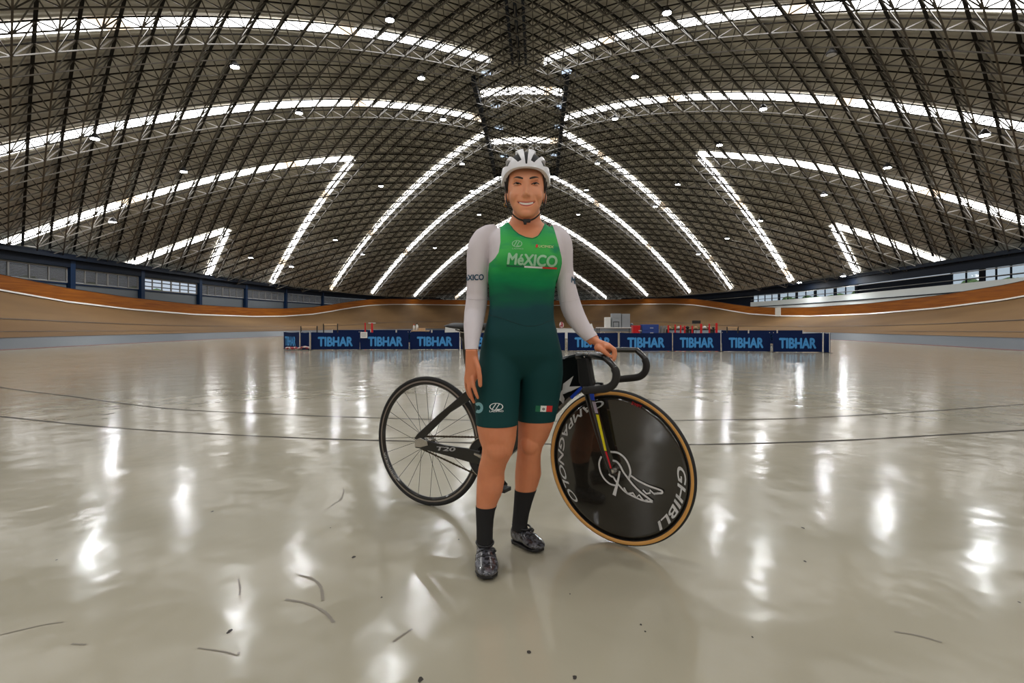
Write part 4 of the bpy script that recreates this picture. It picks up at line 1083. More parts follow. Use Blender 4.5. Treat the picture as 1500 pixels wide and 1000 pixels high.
# ---- shoes
def shoe(heel, toe, w_, sc=1.):
    heel = Vector(heel); toe = Vector(toe); d = (toe-heel); L = d.length; d.normalize(); s_ = Vector((-d.y, d.x, 0)); up = Vector((0, 0, 1))
    mb = MB(); R = []
    #  t, half width, bottom z, top z, power
    for t_, hw, zb_, zt_, ex in ((.0, .012, .030, .055, 2.), (.02, .024, .018, .080, 2.2), (.08, .031, .014, .088, 2.4), (.18, .034, .013, .084, 2.5), (.30, .035, .014, .080, 2.4), (.42, .037, .016, .080, 2.2), (.55, .0425, .016, .069, 2.2), (.70, .0465, .013, .056, 2.2), (.82, .043, .013, .047, 2.2), (.92, .033, .015, .040, 2.2), (.98, .018, .019, .033, 2.), (1.0, .006, .023, .029, 2.)):
        c = heel+d*(L*t_); zc = (zb_+zt_)/2; hh = (zt_-zb_)/2
        R.append([c+s_*(hw*sc*np.sign(cos(a))*abs(cos(a))**(2/ex))+up*(zc+hh*np.sign(sin(a))*abs(sin(a))**(2/ex)) for a in [2*pi*k/24 for k in range(24)]])
    mb.loft(R); o = mb.build('shoe', PM['shoe'], person, smooth=True); o.modifiers.new('s', 'SUBSURF').render_levels = 1
    mb = MB(); R = []
    for t_, hw in ((.01, .016), (.08, .029), (.3, .031), (.5, .036), (.7, .044), (.85, .038), (.96, .018)):
        c = heel+d*(L*t_); z0 = .008 if t_ > .1 else .012
        R.append([c+s_*hw*sc+up*z0, c+s_*hw*sc+up*.019, c-s_*hw*sc+up*.019, c-s_*hw*sc+up*z0])
    mb.loft(R); mb.build('sole', PM['sole'], o, bevel=.003)
    mb = MB(); c = heel+d*L*.66; mb.box(c+up*.005, (.05, .036, .012), Matrix.Rotation(atan2(d.y, d.x), 3, 'Z')); mb.box(heel+d*L*.1+up*.005, (.03, .03, .014), Matrix.Rotation(atan2(d.y, d.x), 3, 'Z')); mb.build('cleat', PM['sole'], o, bevel=.002)
    mb = MB(); c = heel+d*L*.47+s_*.030*sc+up*.066; ax = (s_*.75+up*.65).normalized()
    mb.tube([c-ax*.004, c+ax*.008], .0105, 16); mb.build('dial', PM['sole'], o, bevel=.001)
    for t_ in (.50, .62):
        c = heel+d*L*t_; zt_ = .0755 if t_ < .55 else .064; hw = .040
        pts = [c+s_*(hw*cos(a))*1.0*sc+up*(.042+(zt_-.042)*sin(a)) for a in np.linspace(.25, pi-.25, 9)]
        mb = MB(); mb.tube(pts, .0022, 6); mb.build('lace', PM['sole'], o, smooth=True)
    # collar
    mb = MB(); c = heel+d*L*.29; R = []
    pts = [c+d*(.044*cos(a))+s_*(.0335*sin(a))*sc+up*(.083-.003*cos(a)) for a in np.linspace(0, 2*pi, 25)]
    mb.tube(pts, .004, 8); mb.build('collar', PM['sole'], o, smooth=True)
    return o
def fl_(px, py): Y = HC*F/(py-YH); return Vector(((px-750)/F*Y, Y, 0))
t1 = fl_(714, 854); shoe((PX(708.5, 2.31), 2.318, 0), (t1.x+.002, t1.y+.002, 0), .045)
t2 = fl_(795, 811); shoe((PX(752, 2.455), 2.462, 0), (t2.x, t2.y, 0), .045, .95)

# ---- prints on the clothes
def decal(name, txt, bvhx, corners, m, parent, bold=.0, shear=0., longest=.22, lift=.0012, poly=None):
    """corners px: lower-left, lower-right, upper-left; projected straight onto the cloth"""
    if poly is None: V_, T_ = text_mesh(txt, bold=bold, shear=shear, longest=longest)
    else: V_, T_ = poly
    W = V_[:, 0].max(); H = V_[:, 1].max(); a, b_, d_ = [np.array(c_, float) for c_ in corners]; out = []
    c0 = Vector((0, 0, HC))
    for x, y in V_:
        p = a+(b_-a)*x/W+(d_-a)*y/H; dr = Vector(((p[0]-750)/F, 1, (YH-p[1])/F)).normalized()
        h_ = bvhx.ray_cast(c0, dr)
        q = (h_[0]+h_[1]*(lift if h_[1].dot(dr) < 0 else -lift)) if h_[0] is not None else None
        out.append(q)
    if all(o_ is None for o_ in out): return None
    T_ = [t_ for t_ in T_ if all(out[i] is not None for i in t_)]
    # drop triangles that fall off the silhouette
    T_ = [t_ for t_ in T_ if max((out[t_[i]]-out[t_[(i+1) % 3]]).length for i in range(3)) < .03]
    used = sorted({i for t_ in T_ for i in t_}); mp_ = {a_: i for i, a_ in enumerate(used)}
    return raw(name, [tuple(out[i]) for i in used], [tuple(mp_[i] for i in t_) for t_ in T_], m, parent)
def grid_poly(w_, h_, nx, ny, f=None):
    V_ = []; T_ = []
    for j in range(ny+1):
        for i in range(nx+1): V_.append((i/nx*w_, j/ny*h_))
    for j in range(ny):
        for i in range(nx): a = j*(nx+1)+i; T_ += [(a, a+1, a+nx+2), (a, a+nx+2, a+nx+1)]
    return np.array(V_), T_
def ring_poly(r0, N=40, sy=1.):
    V_ = []; T_ = []
    for k in range(N):
        a = 2*pi*k/N
        for r_ in (r0, 1.): V_.append((1+r_*cos(a), 1+r_*sin(a)))
    for k in range(N): a, b_ = 2*k, 2*((k+1) % N); T_ += [(a, a+1, b_+1), (a, b_+1, b_)]
    V_ = np.array(V_); return V_, T_
decal('lettering', 'MéXICO', suit_bvh, ((742.5, 387), (815, 391.5), (744.5, 370)), PM['txtw'], suit, bold=.04, longest=.12, lift=.0022)
for a, b_, m in ((742, 768, 'txtdg'), (768, 794.5, 'txtwhite'), (794.5, 815.5, 'txtred')):
    f_ = lambda x: 390.2+(x-742)*.052
    decal('print_stripe', None, suit_bvh, ((a, f_(a)+.2), (b_, f_(b_)+.2), (a, f_(a)-2.4)), PM[m], suit, poly=grid_poly(1, 1, 14, 2))
def lemblem(bv, cx, cy, w_, h_, m, par):
    decal('emblem', None, bv, ((cx-w_/2, cy+h_/2), (cx+w_/2, cy+h_/2), (cx-w_/2, cy-h_/2)), m, par, poly=ring_poly(.86))
    for dx in (-.16, .10):
        decal('emblem', None, bv, ((cx+w_*(dx-.17)-.5, cy+h_*.40), (cx+w_*(dx-.17)+.8, cy+h_*.40), (cx+w_*(dx+.13)-.5, cy-h_*.40)), m, par, poly=grid_poly(1, 1, 2, 8))
    decal('emblem', None, bv, ((cx+w_*.02, cy+h_*.40), (cx+w_*.36, cy+h_*.40), (cx+w_*.02, cy+h_*.40-1.1)), m, par, poly=grid_poly(1, 1, 6, 1))
lemblem(suit_bvh, 757.5, 357, 15, 10, PM['txtw'], suit)
decal('lettering', 'LAGRANGE' if False else 'LADPRO', suit_bvh, ((750.5, 365), (766.5, 365.6), (750.7, 363)), PM['txtw'], suit, bold=.02)
decal('lettering', 'UCIMEX', suit_bvh, ((788.5, 362.5), (810.5, 363.5), (789, 358.8)), PM['ygreen'], suit, bold=.02)
decal('print_mark', None, suit_bvh, ((784.5, 362.5), (787.5, 362.6), (785, 358)), PM['txtred'], suit, poly=grid_poly(1, 1, 3, 3))
lemblem(suit_bvh, 727, 595.5, 20, 11, PM['txtwhite'], suit)
decal('lettering', 'LADPRO', suit_bvh, ((717, 603.5), (737.5, 603.2), (717, 600.8)), PM['txtwhite'], suit, bold=.03)
decal('ring_print', None, suit_bvh, ((694.5, 605), (708, 605), (694.5, 589)), PM['txtlb'], suit, poly=ring_poly(.42))
for a, b_, m in ((784.3, 791.5, 'txtdg'), (791.5, 800, 'txtwhite'), (800, 808.5, 'txtred')):
    decal('flag_print', None, suit_bvh, ((a-.3, 602.6), (b_-.3, 602.9), (a+.6, 593.8)), PM[m], suit, poly=grid_poly(1, 1, 4, 4))
decal('flag_print', None, suit_bvh, ((794.3, 600.5), (798.0, 600.5), (794.3, 597)), PM['helmin'], suit, poly=ring_poly(.35), lift=.0018)
decal('lettering', 'MéXICO', slL_b, ((674.5, 411.3), (708.5, 410.0), (674.5, 402.5)), PM['txtteal'], slL, bold=.04, longest=.12, lift=.002)
decal('lettering', 'Mé', slR_b, ((836.3, 413.5), (845, 418.5), (837, 404.5)), PM['txtteal'], slR, bold=.04, longest=.12, lift=.002)
# seams: waist seam, seat pad, sleeve seams
def seam(name, pts, bv, m, par, r=.0009, lift=.0006):
    P = []; c0 = Vector((0, 0, HC))
    for x, y in spl(pts, 6):
        dr = Vector(((x-750)/F, 1, (YH-y)/F)).normalized(); h_ = bv.ray_cast(c0, dr)
        if h_[0] is not None: P.append(h_[0]-dr*lift)
    if len(P) > 2: return MB().tube(P, r, 5).build(name, m, par, smooth=True)
seam('seam', [(716, 461), (735, 466), (755, 473), (774, 477.5), (792, 475), (804, 470), (811, 466)], suit_bvh, PM['suitpad'], suit)
seam('seam', [(744.5, 323), (752, 336), (760, 343), (770, 347.5), (780, 349), (788, 345.5), (795, 335), (797.4, 328)], suit_bvh, PM['txtdg'], suit, .0016)
seam('seam', [(683.5, 436), (690, 438), (700, 438.6), (712, 438)], slL_b, PM['sleeve'], slL, .0012)
seam('seam', [(819, 442), (830, 441.5), (842, 439), (848, 437)], slR_b, PM['sleeve'], slR, .0012)
PW, PT = ring_poly(.02, 36)
decal('seat_pad', None, suit_bvh, ((749, 549), (800, 549), (749, 499)), PM['suitpad'], suit, poly=(np.array([(1+(x-1)*(1 if y > 1 else max(.0, 1-(1-y)*.75)), y) for x, y in PW]), PT), lift=.0006) if False else None

# ---- face details
def fcast(x, z):
    """point on the face surface in front of head-local (x,z)"""
    o = HL(x, .25, z); h_ = bvh.ray_cast(o, Vector((0, 1, 0))); return h_[0] if h_[0] is not None else HL(x, .08, z)
def head_obj(): pass
for s_ in (-1, 1):
    e = MB(); cE = HL(s_*.0325, .0650, .0038); e.ell(cE, (.0125*HS, .0118*HS, .0056*HS), n=24, m=16)
    eo = e.build('eye', PM['eye'], person, smooth=True)
    ip = cE+Vector((0, -.0112*HS, -.0002)); e = MB(); e.ell(ip, (.0056, .0028, .0052), n=18, m=8); e.build('iris', PM['iris'], eo, smooth=True)
    # lids
    for up_, zc, bulge in ((1, .0046, .0040), (-1, -.0008, -.0022)):
        pts = []
        for t_ in np.linspace(-1, 1, 13):
            x_ = s_*.0325+t_*.0150; z_ = .0022+bulge*(1-t_*t_)*1.45 + (.0008 if t_*s_ > 0 else -.0006)
            f_ = .0650+.0120*sqrt(max(0, 1-(t_*.95)**2*.78)); pts.append(HL(x_, f_+.0012, z_))
        MB().tube(pts, [(.0014+.0012*(1-t_*t_))*(1.15 if up_ > 0 else .62) for t_ in np.linspace(-1, 1, 13)], 8).build('eyelid', PM['skin'], person, smooth=True)
        if up_ > 0:
            MB().tube([p+Vector((0, -.0015, -.0012)) for p in pts], [.0011+.0013*(1-t_*t_) for t_ in np.linspace(-1, 1, 13)], 6).build('eyelash', PM['hair'], person, smooth=True)
    # brow
    N_ = 18; xs = np.linspace(.0120, .0485, N_); zs = .0205+.0048*np.sin(np.pi*np.clip((xs-.0120)/.0380*.80, 0, 1))-.0005*(xs-.012)/.038
    hw_ = [.0036*sin(pi*(.22+.78*i/(N_-1)))+.0005 for i in range(N_)]
    R = []
    for x_, z_, h_ in zip(xs, zs, hw_):
        p = fcast(s_*x_, z_); R.append([p+Vector((0, -.0014*cos(a), h_*sin(a))) for a in [2*pi*k/8 for k in range(8)]])
    MB().loft(R).build('eyebrow', PM['hair'], person, smooth=True)
def mouthz(x): return -.0735+.0105*(x/.033)**2
# teeth, mouth inside, lips
N_ = 17; xs = np.linspace(-.0300, .0300, N_)
def mf(x): return .0845-.0072*(x/.026)**2
R = [[HL(x, mf(x)-.0015, mouthz(x)+.0052*sqrt(max(.02, 1-(x/.0315)**2))), HL(x, mf(x)-.0005, mouthz(x)), HL(x, mf(x)-.0018, mouthz(x)-.0052*sqrt(max(.02, 1-(x/.0315)**2))), HL(x, mf(x)-.010, mouthz(x))] for x in xs]
MB().loft(R).build('mouth_inside', PM['mouth'], person, smooth=False)
for k in range(-5, 5):
    x0_, x1_ = k*.0051+.0002, (k+1)*.0051-.0002; xm = (x0_+x1_)/2; top = mouthz(xm)+.0052*sqrt(max(0, 1-(xm/.0315)**2)); bt = mouthz(xm)-.0034*sqrt(max(0, 1-(xm/.0315)**2))
    mb = MB(); mb.box((HL(xm, mf(xm)+.0004, (top+bt)/2)), ((x1_-x0_)*HS, .0022, max(.002, (top-bt)*HS)), Matrix.Rotation(0, 3, 'Z')); mb.build('tooth', PM['teeth'], person, bevel=.0006)
def lip(sg, bul, rr):
    pts = []; rs = []
    for t_ in np.linspace(-1, 1, 19):
        x = t_*.0333; z = mouthz(x)+sg*.0066*sqrt(max(0, 1-t_*t_)); pts.append(HL(x, mf(x)+bul*(1-t_*t_)-.0015, z)); rs.append(.0008+rr*(1-t_*t_)**.6)
    MB().tube(pts, rs, 10, flat=.9).build('lip', PM['lip'], person, smooth=True)
lip(1, .0024, .0022); lip(-1, .0014, .0032)
# hair cap below the helmet
mb = MB(); rings = []; 
for z in np.linspace(-.030, .112, 12):
    q_ = sqrt(max(.02, 1-((z-.035)/.082)**2)) if z > .035 else 1.
    back = .100*q_; w_ = .0765*q_; 
    rings.append([HL(w_*cos(a), -.012+(back if sin(a) < 0 else .070*q_*(.35 if z < .03 else 1))*sin(a), z) for a in [2*pi*k/28 for k in range(28)]])
mb.loft(rings); mb.build('hair', PM['hair'], person, smooth=True)
for s_ in (-1, 1):
    MB().tube([HL(s_*.0675, .045, .050), HL(s_*.0695, .038, .028), HL(s_*.0705, .026, .004), HL(s_*.0710, .016, -.018)], [.006, .0055, .0045, .002], 10).build('hair_strand', PM['hair'], person, smooth=True)
mb = MB(); c = HL(-.0770, .0, -.058); mb.tube([c+Vector((.0015*cos(a), .008*cos(a)*.6-.004*0+.006*cos(a)*0, .0085*sin(a)))+Vector((.0045*cos(a), 0, 0)) for a in np.linspace(0, 2*pi, 21)], .0012, 6)
mb.build('earring', PM['gold'], person, smooth=True)

# ---- helmet
HCn = Vector((PX(770, 2.3), 2.315, HC+(YH-263)/F*2.3)); HR = Vector((.1005, .138, .1235))
def hpt(al, be, r=1.):
    """al: roll angle from the top, be: -pi/2 back .. pi/2 front"""
    return HCn+Vector((HR.x*r*cos(be)*sin(al), -HR.y*r*sin(be), HR.z*r*cos(be)*cos(al)))
helmet = MB(); Vh = []; NA, NBt = 150, 150
A = np.linspace(-2.05, 2.05, NA); Be = np.linspace(-1.5, 1.5, NBt)
grid = np.array([[tuple(hpt(a, b_)) for b_ in Be] for a in A]).reshape(-1, 3)
AA, BB = np.meshgrid(A, Be, indexing='ij'); AA = AA.ravel(); BB = BB.ravel()
zr = (grid[:, 2]-HCn.z)/HR.z; fr_ = -(grid[:, 1]-HCn.y)/HR.y; xr_ = (grid[:, 0]-HCn.x)/HR.x
rim = .10+.06*np.clip(fr_, -1, 1)-.30*np.exp(-((fr_-.1)/.55)**2)*np.abs(xr_)**2-.12*(fr_ < 0)*np.abs(fr_)
phi = zr-rim
gpx = 750+F*grid[:, 0]/grid[:, 1]; gpy = YH+F*(HC-grid[:, 2])/grid[:, 1]; rim_r = np.hypot(gpx-770, gpy-251)
for al0, hw_, r0_ in ((0, .125, 11.5), (.60, .170, 18.), (-.60, .170, 18.), (1.08, .135, 27.), (-1.08, .135, 27.)):
    al_eff = np.abs(AA-al0)
    lim_ = np.where(BB > .25, (rim_r-r0_)*.03, (BB+1.05)*.6)
    vent = np.minimum(hw_*(1-.25*np.clip(-BB, 0, 1.2)**2)-al_eff, lim_)
    vent = np.minimum(vent, np.abs(BB+.40)-.07)
    phi = np.minimum(phi, -vent)
tris = []
for i in range(NA-1):
    for j in range(NBt-1):
        a = i*NBt+j; tris += [(a, a+NBt, a+NBt+1), (a, a+NBt+1, a+1)]
def clip_generic(P, tr, phi):
    idx = {}; out = []; fs = []
    def vid(i):
        if i not in idx: idx[i] = len(out); out.append(tuple(P[i]))
        return idx[i]
    def eid(i, j):
        k = (min(i, j), max(i, j))
        if k not in idx: i, j = k; t_ = phi[i]/(phi[i]-phi[j]); idx[k] = len(out); out.append(tuple(P[i]+(P[j]-P[i])*t_))
        return idx[k]
    for t_ in tr:
        ks = [phi[i] > 0 for i in t_]
        if not any(ks): continue
        poly = []
        for a in range(3):
            i, j = t_[a], t_[(a+1) % 3]
            if ks[a]: poly.append(vid(i))
            if ks[a] != ks[(a+1) % 3]: poly.append(eid(i, j))
        if len(set(poly)) == len(poly) and len(poly) > 2: fs.append(tuple(poly))
    return out, fs
hv, hf = clip_generic(grid, tris, phi)
ho = raw('helmet', hv, hf, PM['helm'], person, smooth=False); ho['label'] = 'white vented cycling helmet'
bm = bmesh.new(); bm.from_mesh(ho.data); bmesh.ops.recalc_face_normals(bm, faces=bm.faces)
c_ = Vector(HCn); s0 = sum((f.normal.dot(f.calc_center_median()-c_) > 0) for f in bm.faces)
if s0 < len(bm.faces)/2: bmesh.ops.reverse_faces(bm, faces=bm.faces)
bm.to_mesh(ho.data); bm.free(); ho.data.polygons.foreach_set('use_smooth', [True]*len(ho.data.polygons))
md = ho.modifiers.new('s', 'SOLIDIFY'); md.thickness = .016; md.offset = -1
md = ho.modifiers.new('b', 'BEVEL'); md.width = .0025; md.segments = 2; md.limit_method = 'ANGLE'; md.angle_limit = radians(50)
gl_ = np.array([[tuple(hpt(a, b_, .86)) for b_ in Be] for a in A]).reshape(-1, 3)
lv_, lf_ = clip_generic(gl_, tris, zr-rim-.10)
lin = raw('liner', lv_, lf_, PM['helmin'], ho, smooth=True); lin.modifiers.new('s', 'SOLIDIFY').thickness = .004
# straps
for s_ in (-1, 1):
    pts = [HL(s_*.0800, .020, .030), HL(s_*.0765, .024, -.005), HL(s_*.0745, .024, -.035), HL(s_*.0680, .030, -.066), HL(s_*.0540, .040, -.098), HL(s_*.030, .058, -.122), HL(s_*.004, .070, -.133)]
    P = [Vector(p) for p in pts]; q = []
    for i in range(len(P)-1):
        p0, p1, p2, p3 = P[max(0, i-1)], P[i], P[i+1], P[min(len(P)-1, i+2)]
        for u_ in np.linspace(0, 1, 6)[:-1]: q.append(.5*((2*p1)+(-p0+p2)*u_+(2*p0-5*p1+4*p2-p3)*u_**2+(-p0+3*p1-3*p2+p3)*u_**3))
    q.append(P[-1]); MB().tube(q, .0062, 8, flat=.35, up=(0, 1, 0)).build('strap', PM['strap'], ho, smooth=True)
    MB().tube([HL(s_*.0775, -.045, .020), HL(s_*.079, -.02, -.03), HL(s_*.0700, .026, -.066)], .0055, 8, flat=.35).build('strap', PM['strap'], ho, smooth=True)
    mb = MB(); mb.box(HL(s_*.0690, .030, -.066), (.008, .012, .014)); mb.build('strap_divider', PM['strap'], ho, bevel=.002)
mb = MB(); mb.box(HL(.002, .074, -.133), (.030, .012, .014)); mb.box(HL(-.004, .076, -.141), (.012, .008, .014)); mb.build('buckle', PM['strap'], ho, bevel=.003)
# ================================================================= BANNERS AND THE CAMP BEHIND THEM
def banner(px0, px1, yb0, yb1, label, txt=True, Hh=.67, tx=(.14, .86), group='blue tournament barriers in the front row', part_px=None):
    """a cloth surround between two floor points given in px"""
    def fp(px, pyb): Y = HC*F/(pyb-YH); return Vector(((px-750)/F*Y, Y, 0))
    a, b_ = fp(px0, yb0), fp(px1, yb1); d = (b_-a); L = d.length; d.normalize(); nrm = Vector((d.y, -d.x, 0))
    if nrm.y > 0: nrm = -nrm
    o = empty('tournament_barrier', (a+b_)/2, label, 'barrier', group)
    mb = MB(); R = []; NN = 26; ph = random.random()*6
    def pt(t_, z, e_=0.):
        w_ = .012*sin(t_*9+ph)*(.6+.4*sin(z*5))*sin(pi*t_); return a+d*(L*t_)+nrm*(w_+e_)+Vector((0, 0, z))
    sag = lambda t_: .018*sin(pi*t_)
    for i in range(NN+1):
        t_ = i/NN; R.append([pt(t_, .015), pt(t_, Hh*.33), pt(t_, Hh*.66), pt(t_, Hh-sag(t_)), pt(t_, Hh-sag(t_), -.02), pt(t_, Hh*.66, -.02), pt(t_, Hh*.33, -.02), pt(t_, .015, -.02)])
    mb.loft(R); mb.build('cloth', M['navycloth'], o)
    if txt:
        V_, T_ = text_mesh('TIBHAR', bold=.05, longest=.6); W = V_[:, 0].max(); H_ = V_[:, 1].max()
        raw('lettering', [tuple(pt(tx[0]+(tx[1]-tx[0])*x/W, .13+.37*y/H_, .008)) for x, y in V_], T_, M['cyan'], o)
    for t_ in (0.012, .988):
        mb = MB(); c = a+d*(L*t_)-nrm*.03; mb.tube([c, c+Vector((0, 0, Hh+.02))], .011, 8); mb.build('post', M['white'], o)
        mb = MB(); mb.box(c+Vector((0, 0, .008)), (.03, .3, .014)); mb.build('foot', M['black'], o)
    return o
banner(415.5, 437.5, 510.5, 512.2, 'short slanting blue barrier at the left end of the row, lettering cut short', tx=(.10, .80))
banner(440.5, 452.6, 512.4, 512.6, 'narrow folded blue barrier second from the left end', txt=False)
banner(455.5, 526.8, 512.4, 512.0, 'blue lettered barrier above the left of the rear wheel, first full one from the left')
banner(527.5, 598.5, 512, 512, 'blue lettered barrier straight above the rear wheel, white notice at its corner', tx=(.16, .88))
banner(600.5, 673, 511.8, 511.8, 'blue lettered barrier just left of the cyclist, beside the saddle')
banner(675, 751, 511.9, 512.6, 'blue barrier hidden behind the hips of the cyclist, left one')
banner(752.5, 827.5, 512.8, 513.6, 'blue barrier behind the cyclist, its right edge showing beside her hip')
banner(831.5, 905, 513.8, 514.2, 'blue lettered barrier behind the hand on the handlebar')
banner(908, 984.5, 514.4, 514.4, 'blue lettered barrier right of the hand, above the far handlebar drop')
banner(986, 1055.5, 514.4, 514.6, 'blue lettered barrier in front of the red posts')
banner(1057.5, 1128.5, 514.6, 515.2, 'blue lettered barrier second from the right end, with its cloth sagging')
banner(1132.5, 1204.5, 515.6, 516, 'blue lettered barrier at the right end of the row', tx=(.12, .88))
banner(1207.5, 1216.5, 516.2, 517.0, 'narrow folded blue barrier edge closing the row at the right', txt=False)
# second row further back
def bk(px, py, Y): return S(px, py, Y)
def banner2(px0, px1, Y, label):
    a = Vector(((px0-750)/F*Y, Y, 0)); b_ = Vector(((px1-750)/F*Y, Y, 0)); o = empty('tournament_barrier', (a+b_)/2, label, 'barrier', 'blue barriers in the back row')
    mb = MB(); mb.box((a+b_)/2+Vector((0, 0, .35)), ((b_-a).length-.04, .02, .66)); mb.build('cloth', M['navycloth'], o)
    V_, T_ = text_mesh('TIBHAR', bold=.035); W = V_[:, 0].max(); H_ = V_[:, 1].max(); L = (b_-a).length
    raw('lettering', [(a.x+L*(.16+.7*x/W), Y-.012, .17+.32*y/H_) for x, y in V_], T_, M['cyan'], o)
    for t_ in (0, 1):
        c = a+(b_-a)*t_; MB().tube([c, c+Vector((0, 0, .70))], .012, 8).build('post', M['white'], o)
k_ = ['far left end', 'second from the left', 'third from the left', 'behind the bottles', 'left of the cyclist']
for i, (x0_, x1_) in enumerate(((487, 543), (544, 580), (581, 632), (633, 652))): banner2(x0_, x1_, 30., 'plain back row barrier top edge, %s' % ['above the notice side at the left', 'between red posts and bottles', 'just behind the bottles', 'beside the white box'][i])
for i, (x0_, x1_) in enumerate(((1056, 1096), (1097, 1138), (1139, 1176))): banner2(x0_, x1_, 28., 'back row barrier top edge at the right, %s' % ['nearest the red posts', 'middle of three', 'furthest right'][i])
def thing1(name, mb, m, label, cat, group=None, bevel=0., smooth=False):
    o = mb.build(name, m, bevel=bevel, smooth=smooth); tag(o, label, cat, group); return o
def boxpx(px0, px1, py0, py1, Y, dp=.4):
    a = S(px0, py1, Y); b_ = S(px1, py0, Y); return (Vector(((a.x+b_.x)/2, Y+dp/2, (a.z+b_.z)/2)), (b_.x-a.x, dp, b_.z-a.z))
# notice on the barrier
a0_ = S(533, 490.5, 21.55); mb = MB(); mb.box(a0_, (.26, .012, .23)); nt = thing1('paper_notice', mb, M['whitep'], 'white paper notice hanging on the top edge of a blue barrier', 'notice')
MB().box(a0_+Vector((0, -.008, 0)), (.20, .004, .015)).box(a0_+Vector((0, -.008, .05)), (.18, .004, .012)).box(a0_+Vector((0, -.008, -.05)), (.16, .004, .012)).build('print_lines', M['frame'], nt)
# red-and-white bundle lying at the foot of the left barrier
mb = MB(); Yb = 21.2
for i in range(9): mb.ell(S(421+i*3.7, 510.5-random.random()*1.5-(1.2 if i > 5 else 0), Yb), (.09, .10, .035+.02*random.random()), n=10, m=6)
b_ = thing1('cloth_bundle', mb, M['pink'], 'crumpled pink and white bundle on the floor against the left barrier', 'bundle', smooth=True)
add_noise_color(M['pink'], srgb(205, 190, 185), srgb(150, 50, 60), 9, 2, .45, .55)
# tables
def table(px0, px1, ztop, Y, label, m=M['whitep'], cloth=False):
    x0_ = (px0-750)/F*Y; x1_ = (px1-750)/F*Y; o = empty('folding_table', ((x0_+x1_)/2, Y+.35, 0), label, 'table')
    MB().box(((x0_+x1_)/2, Y+.35, ztop-.02), (x1_-x0_, .7, .04)).build('table_top', m, o, bevel=.006)
    if cloth: MB().box(((x0_+x1_)/2, Y+.01, ztop-.22), (x1_-x0_, .02, .40)).build('table_cloth', m, o)
    for sx_ in (0, 1):
        for sy_ in (.06, .64): MB().tube([(x0_+.06+(x1_-x0_-.12)*sx_, Y+sy_, 0), (x0_+.06+(x1_-x0_-.12)*sx_, Y+sy_, ztop-.03)], .016, 8).build('leg', M['black'], o)
    return o
table(816, 845, .80, 24., 'table with white cloth between the hip and forearm of the cyclist', cloth=True)
table(876, 928, .84, 26., 'long pale table carrying the grey cabinets, behind the hand', M['whitep'])
table(602, 626, .72, 23.5, 'small carton brown table under the bottles, left of the cyclist', M['carton'])
def cabinet(px0, px1, py0, py1, Y, label, m):
    c, sz = boxpx(px0, px1, py0, py1, Y, .4); o = empty('storage_cabinet', (c.x, c.y, c.z-sz[2]/2), label, 'cabinet')
    MB().box(c, sz).build('body', m, o, bevel=.01)
    for k in range(3): MB().box(c+Vector((0, -sz[1]/2-.006, sz[2]*(-.32+.32*k))), (sz[0]*.84, .012, sz[2]*.26)).build('drawer', m, o, bevel=.004)
Yc = 26.1; zpy = YH-( .84-HC)*F/Yc
cabinet(887, 894.5, 464.5, zpy, Yc, 'small white cabinet standing left on the long pale table', M['whitep'])
cabinet(896.5, 910, 459, zpy, Yc, 'left tall grey cabinet on the long pale table', M['grey'])
cabinet(911, 923, 459.5, zpy, Yc, 'right tall grey cabinet on the long pale table', M['grey'])
mb = MB(); c, sz = boxpx(901, 909, 471, zpy, Yc-.45, .02)
x0_, x1_, z0_, z1_ = c.x-sz[0]/2, c.x+sz[0]/2, c.z-sz[2]/2, c.z+sz[2]/2
for p, q in (((x0_, z0_), (x0_, z1_)), ((x0_, z1_), (x1_, z1_)), ((x1_, z1_), (x1_, z0_)), ((x0_, z0_), (x1_, z0_))): mb.tube([(p[0], c.y+.40, p[1]), (q[0], c.y+.40, q[1])], .010, 6)
thing1('wire_stand', mb, M['black'], 'thin black wire frame in front of the left tall grey cabinet', 'stand')
mb = MB(); c = S(926.5, 474, 26.2); mb.ell((c.x, c.y+.2, .84+.10), (.09, .09, .10)); thing1('blue_bag', mb, M['corr'], 'pale blue bag at the right end of the long pale table', 'bag', smooth=True)
def plain(name, px0, px1, py0, Y, m, label, cat, dp=.4, group=None, z0=0.):
    a = S(px0, py0, Y); b_ = S(px1, py0, Y); h_ = a.z-z0
    return (Vector(((a.x+b_.x)/2, Y+dp/2, z0+h_/2)), (b_.x-a.x, dp, h_))
# red crate with jug shape
c, sz = plain('c', 927.5, 938, 476.5, 25, None, '', ''); o = empty('red_crate', (c.x, c.y, 0), 'bright red crate left of the blue drawer unit', 'crate')
mb = MB(); R = [[(c.x+sx_*sz[0]/2*k, c.y+sy_*sz[1]/2*k, z_) for sx_, sy_ in ((-1, -1), (1, -1), (1, 1), (-1, 1))] for z_, k in ((0, .78), (sz[2]*.93, 1.), (sz[2]*.93, 1.08), (sz[2], 1.08))]
mb.loft(R).build('crate_body', M['redp'], o, bevel=.01); MB().box((c.x+.14, c.y-sz[1]/2-.02, sz[2]*.75), (.12, .03, .03)).build('handle', M['whitep'], o)
c, sz = plain('c', 940.5, 965, 475, 25, None, '', '')
o = empty('drawer_unit', (c.x, c.y, 0), 'blue plastic drawer unit with white handles behind the barriers', 'drawers')
MB().box(c, sz).build('casing', M['bluep'], o, bevel=.012)
for k in range(4):
    z_ = sz[2]*(.16+.22*k); d_ = MB().box((c.x, c.y-sz[1]/2-.01, z_), (sz[0]*.9, .02, sz[2]*.19)).build('drawer', M['bluep'], o, bevel=.005)
    MB().box((c.x+.05, c.y-sz[1]/2-.03, z_+.02), (.14, .02, .02)).build('handle', M['whitep'], d_)
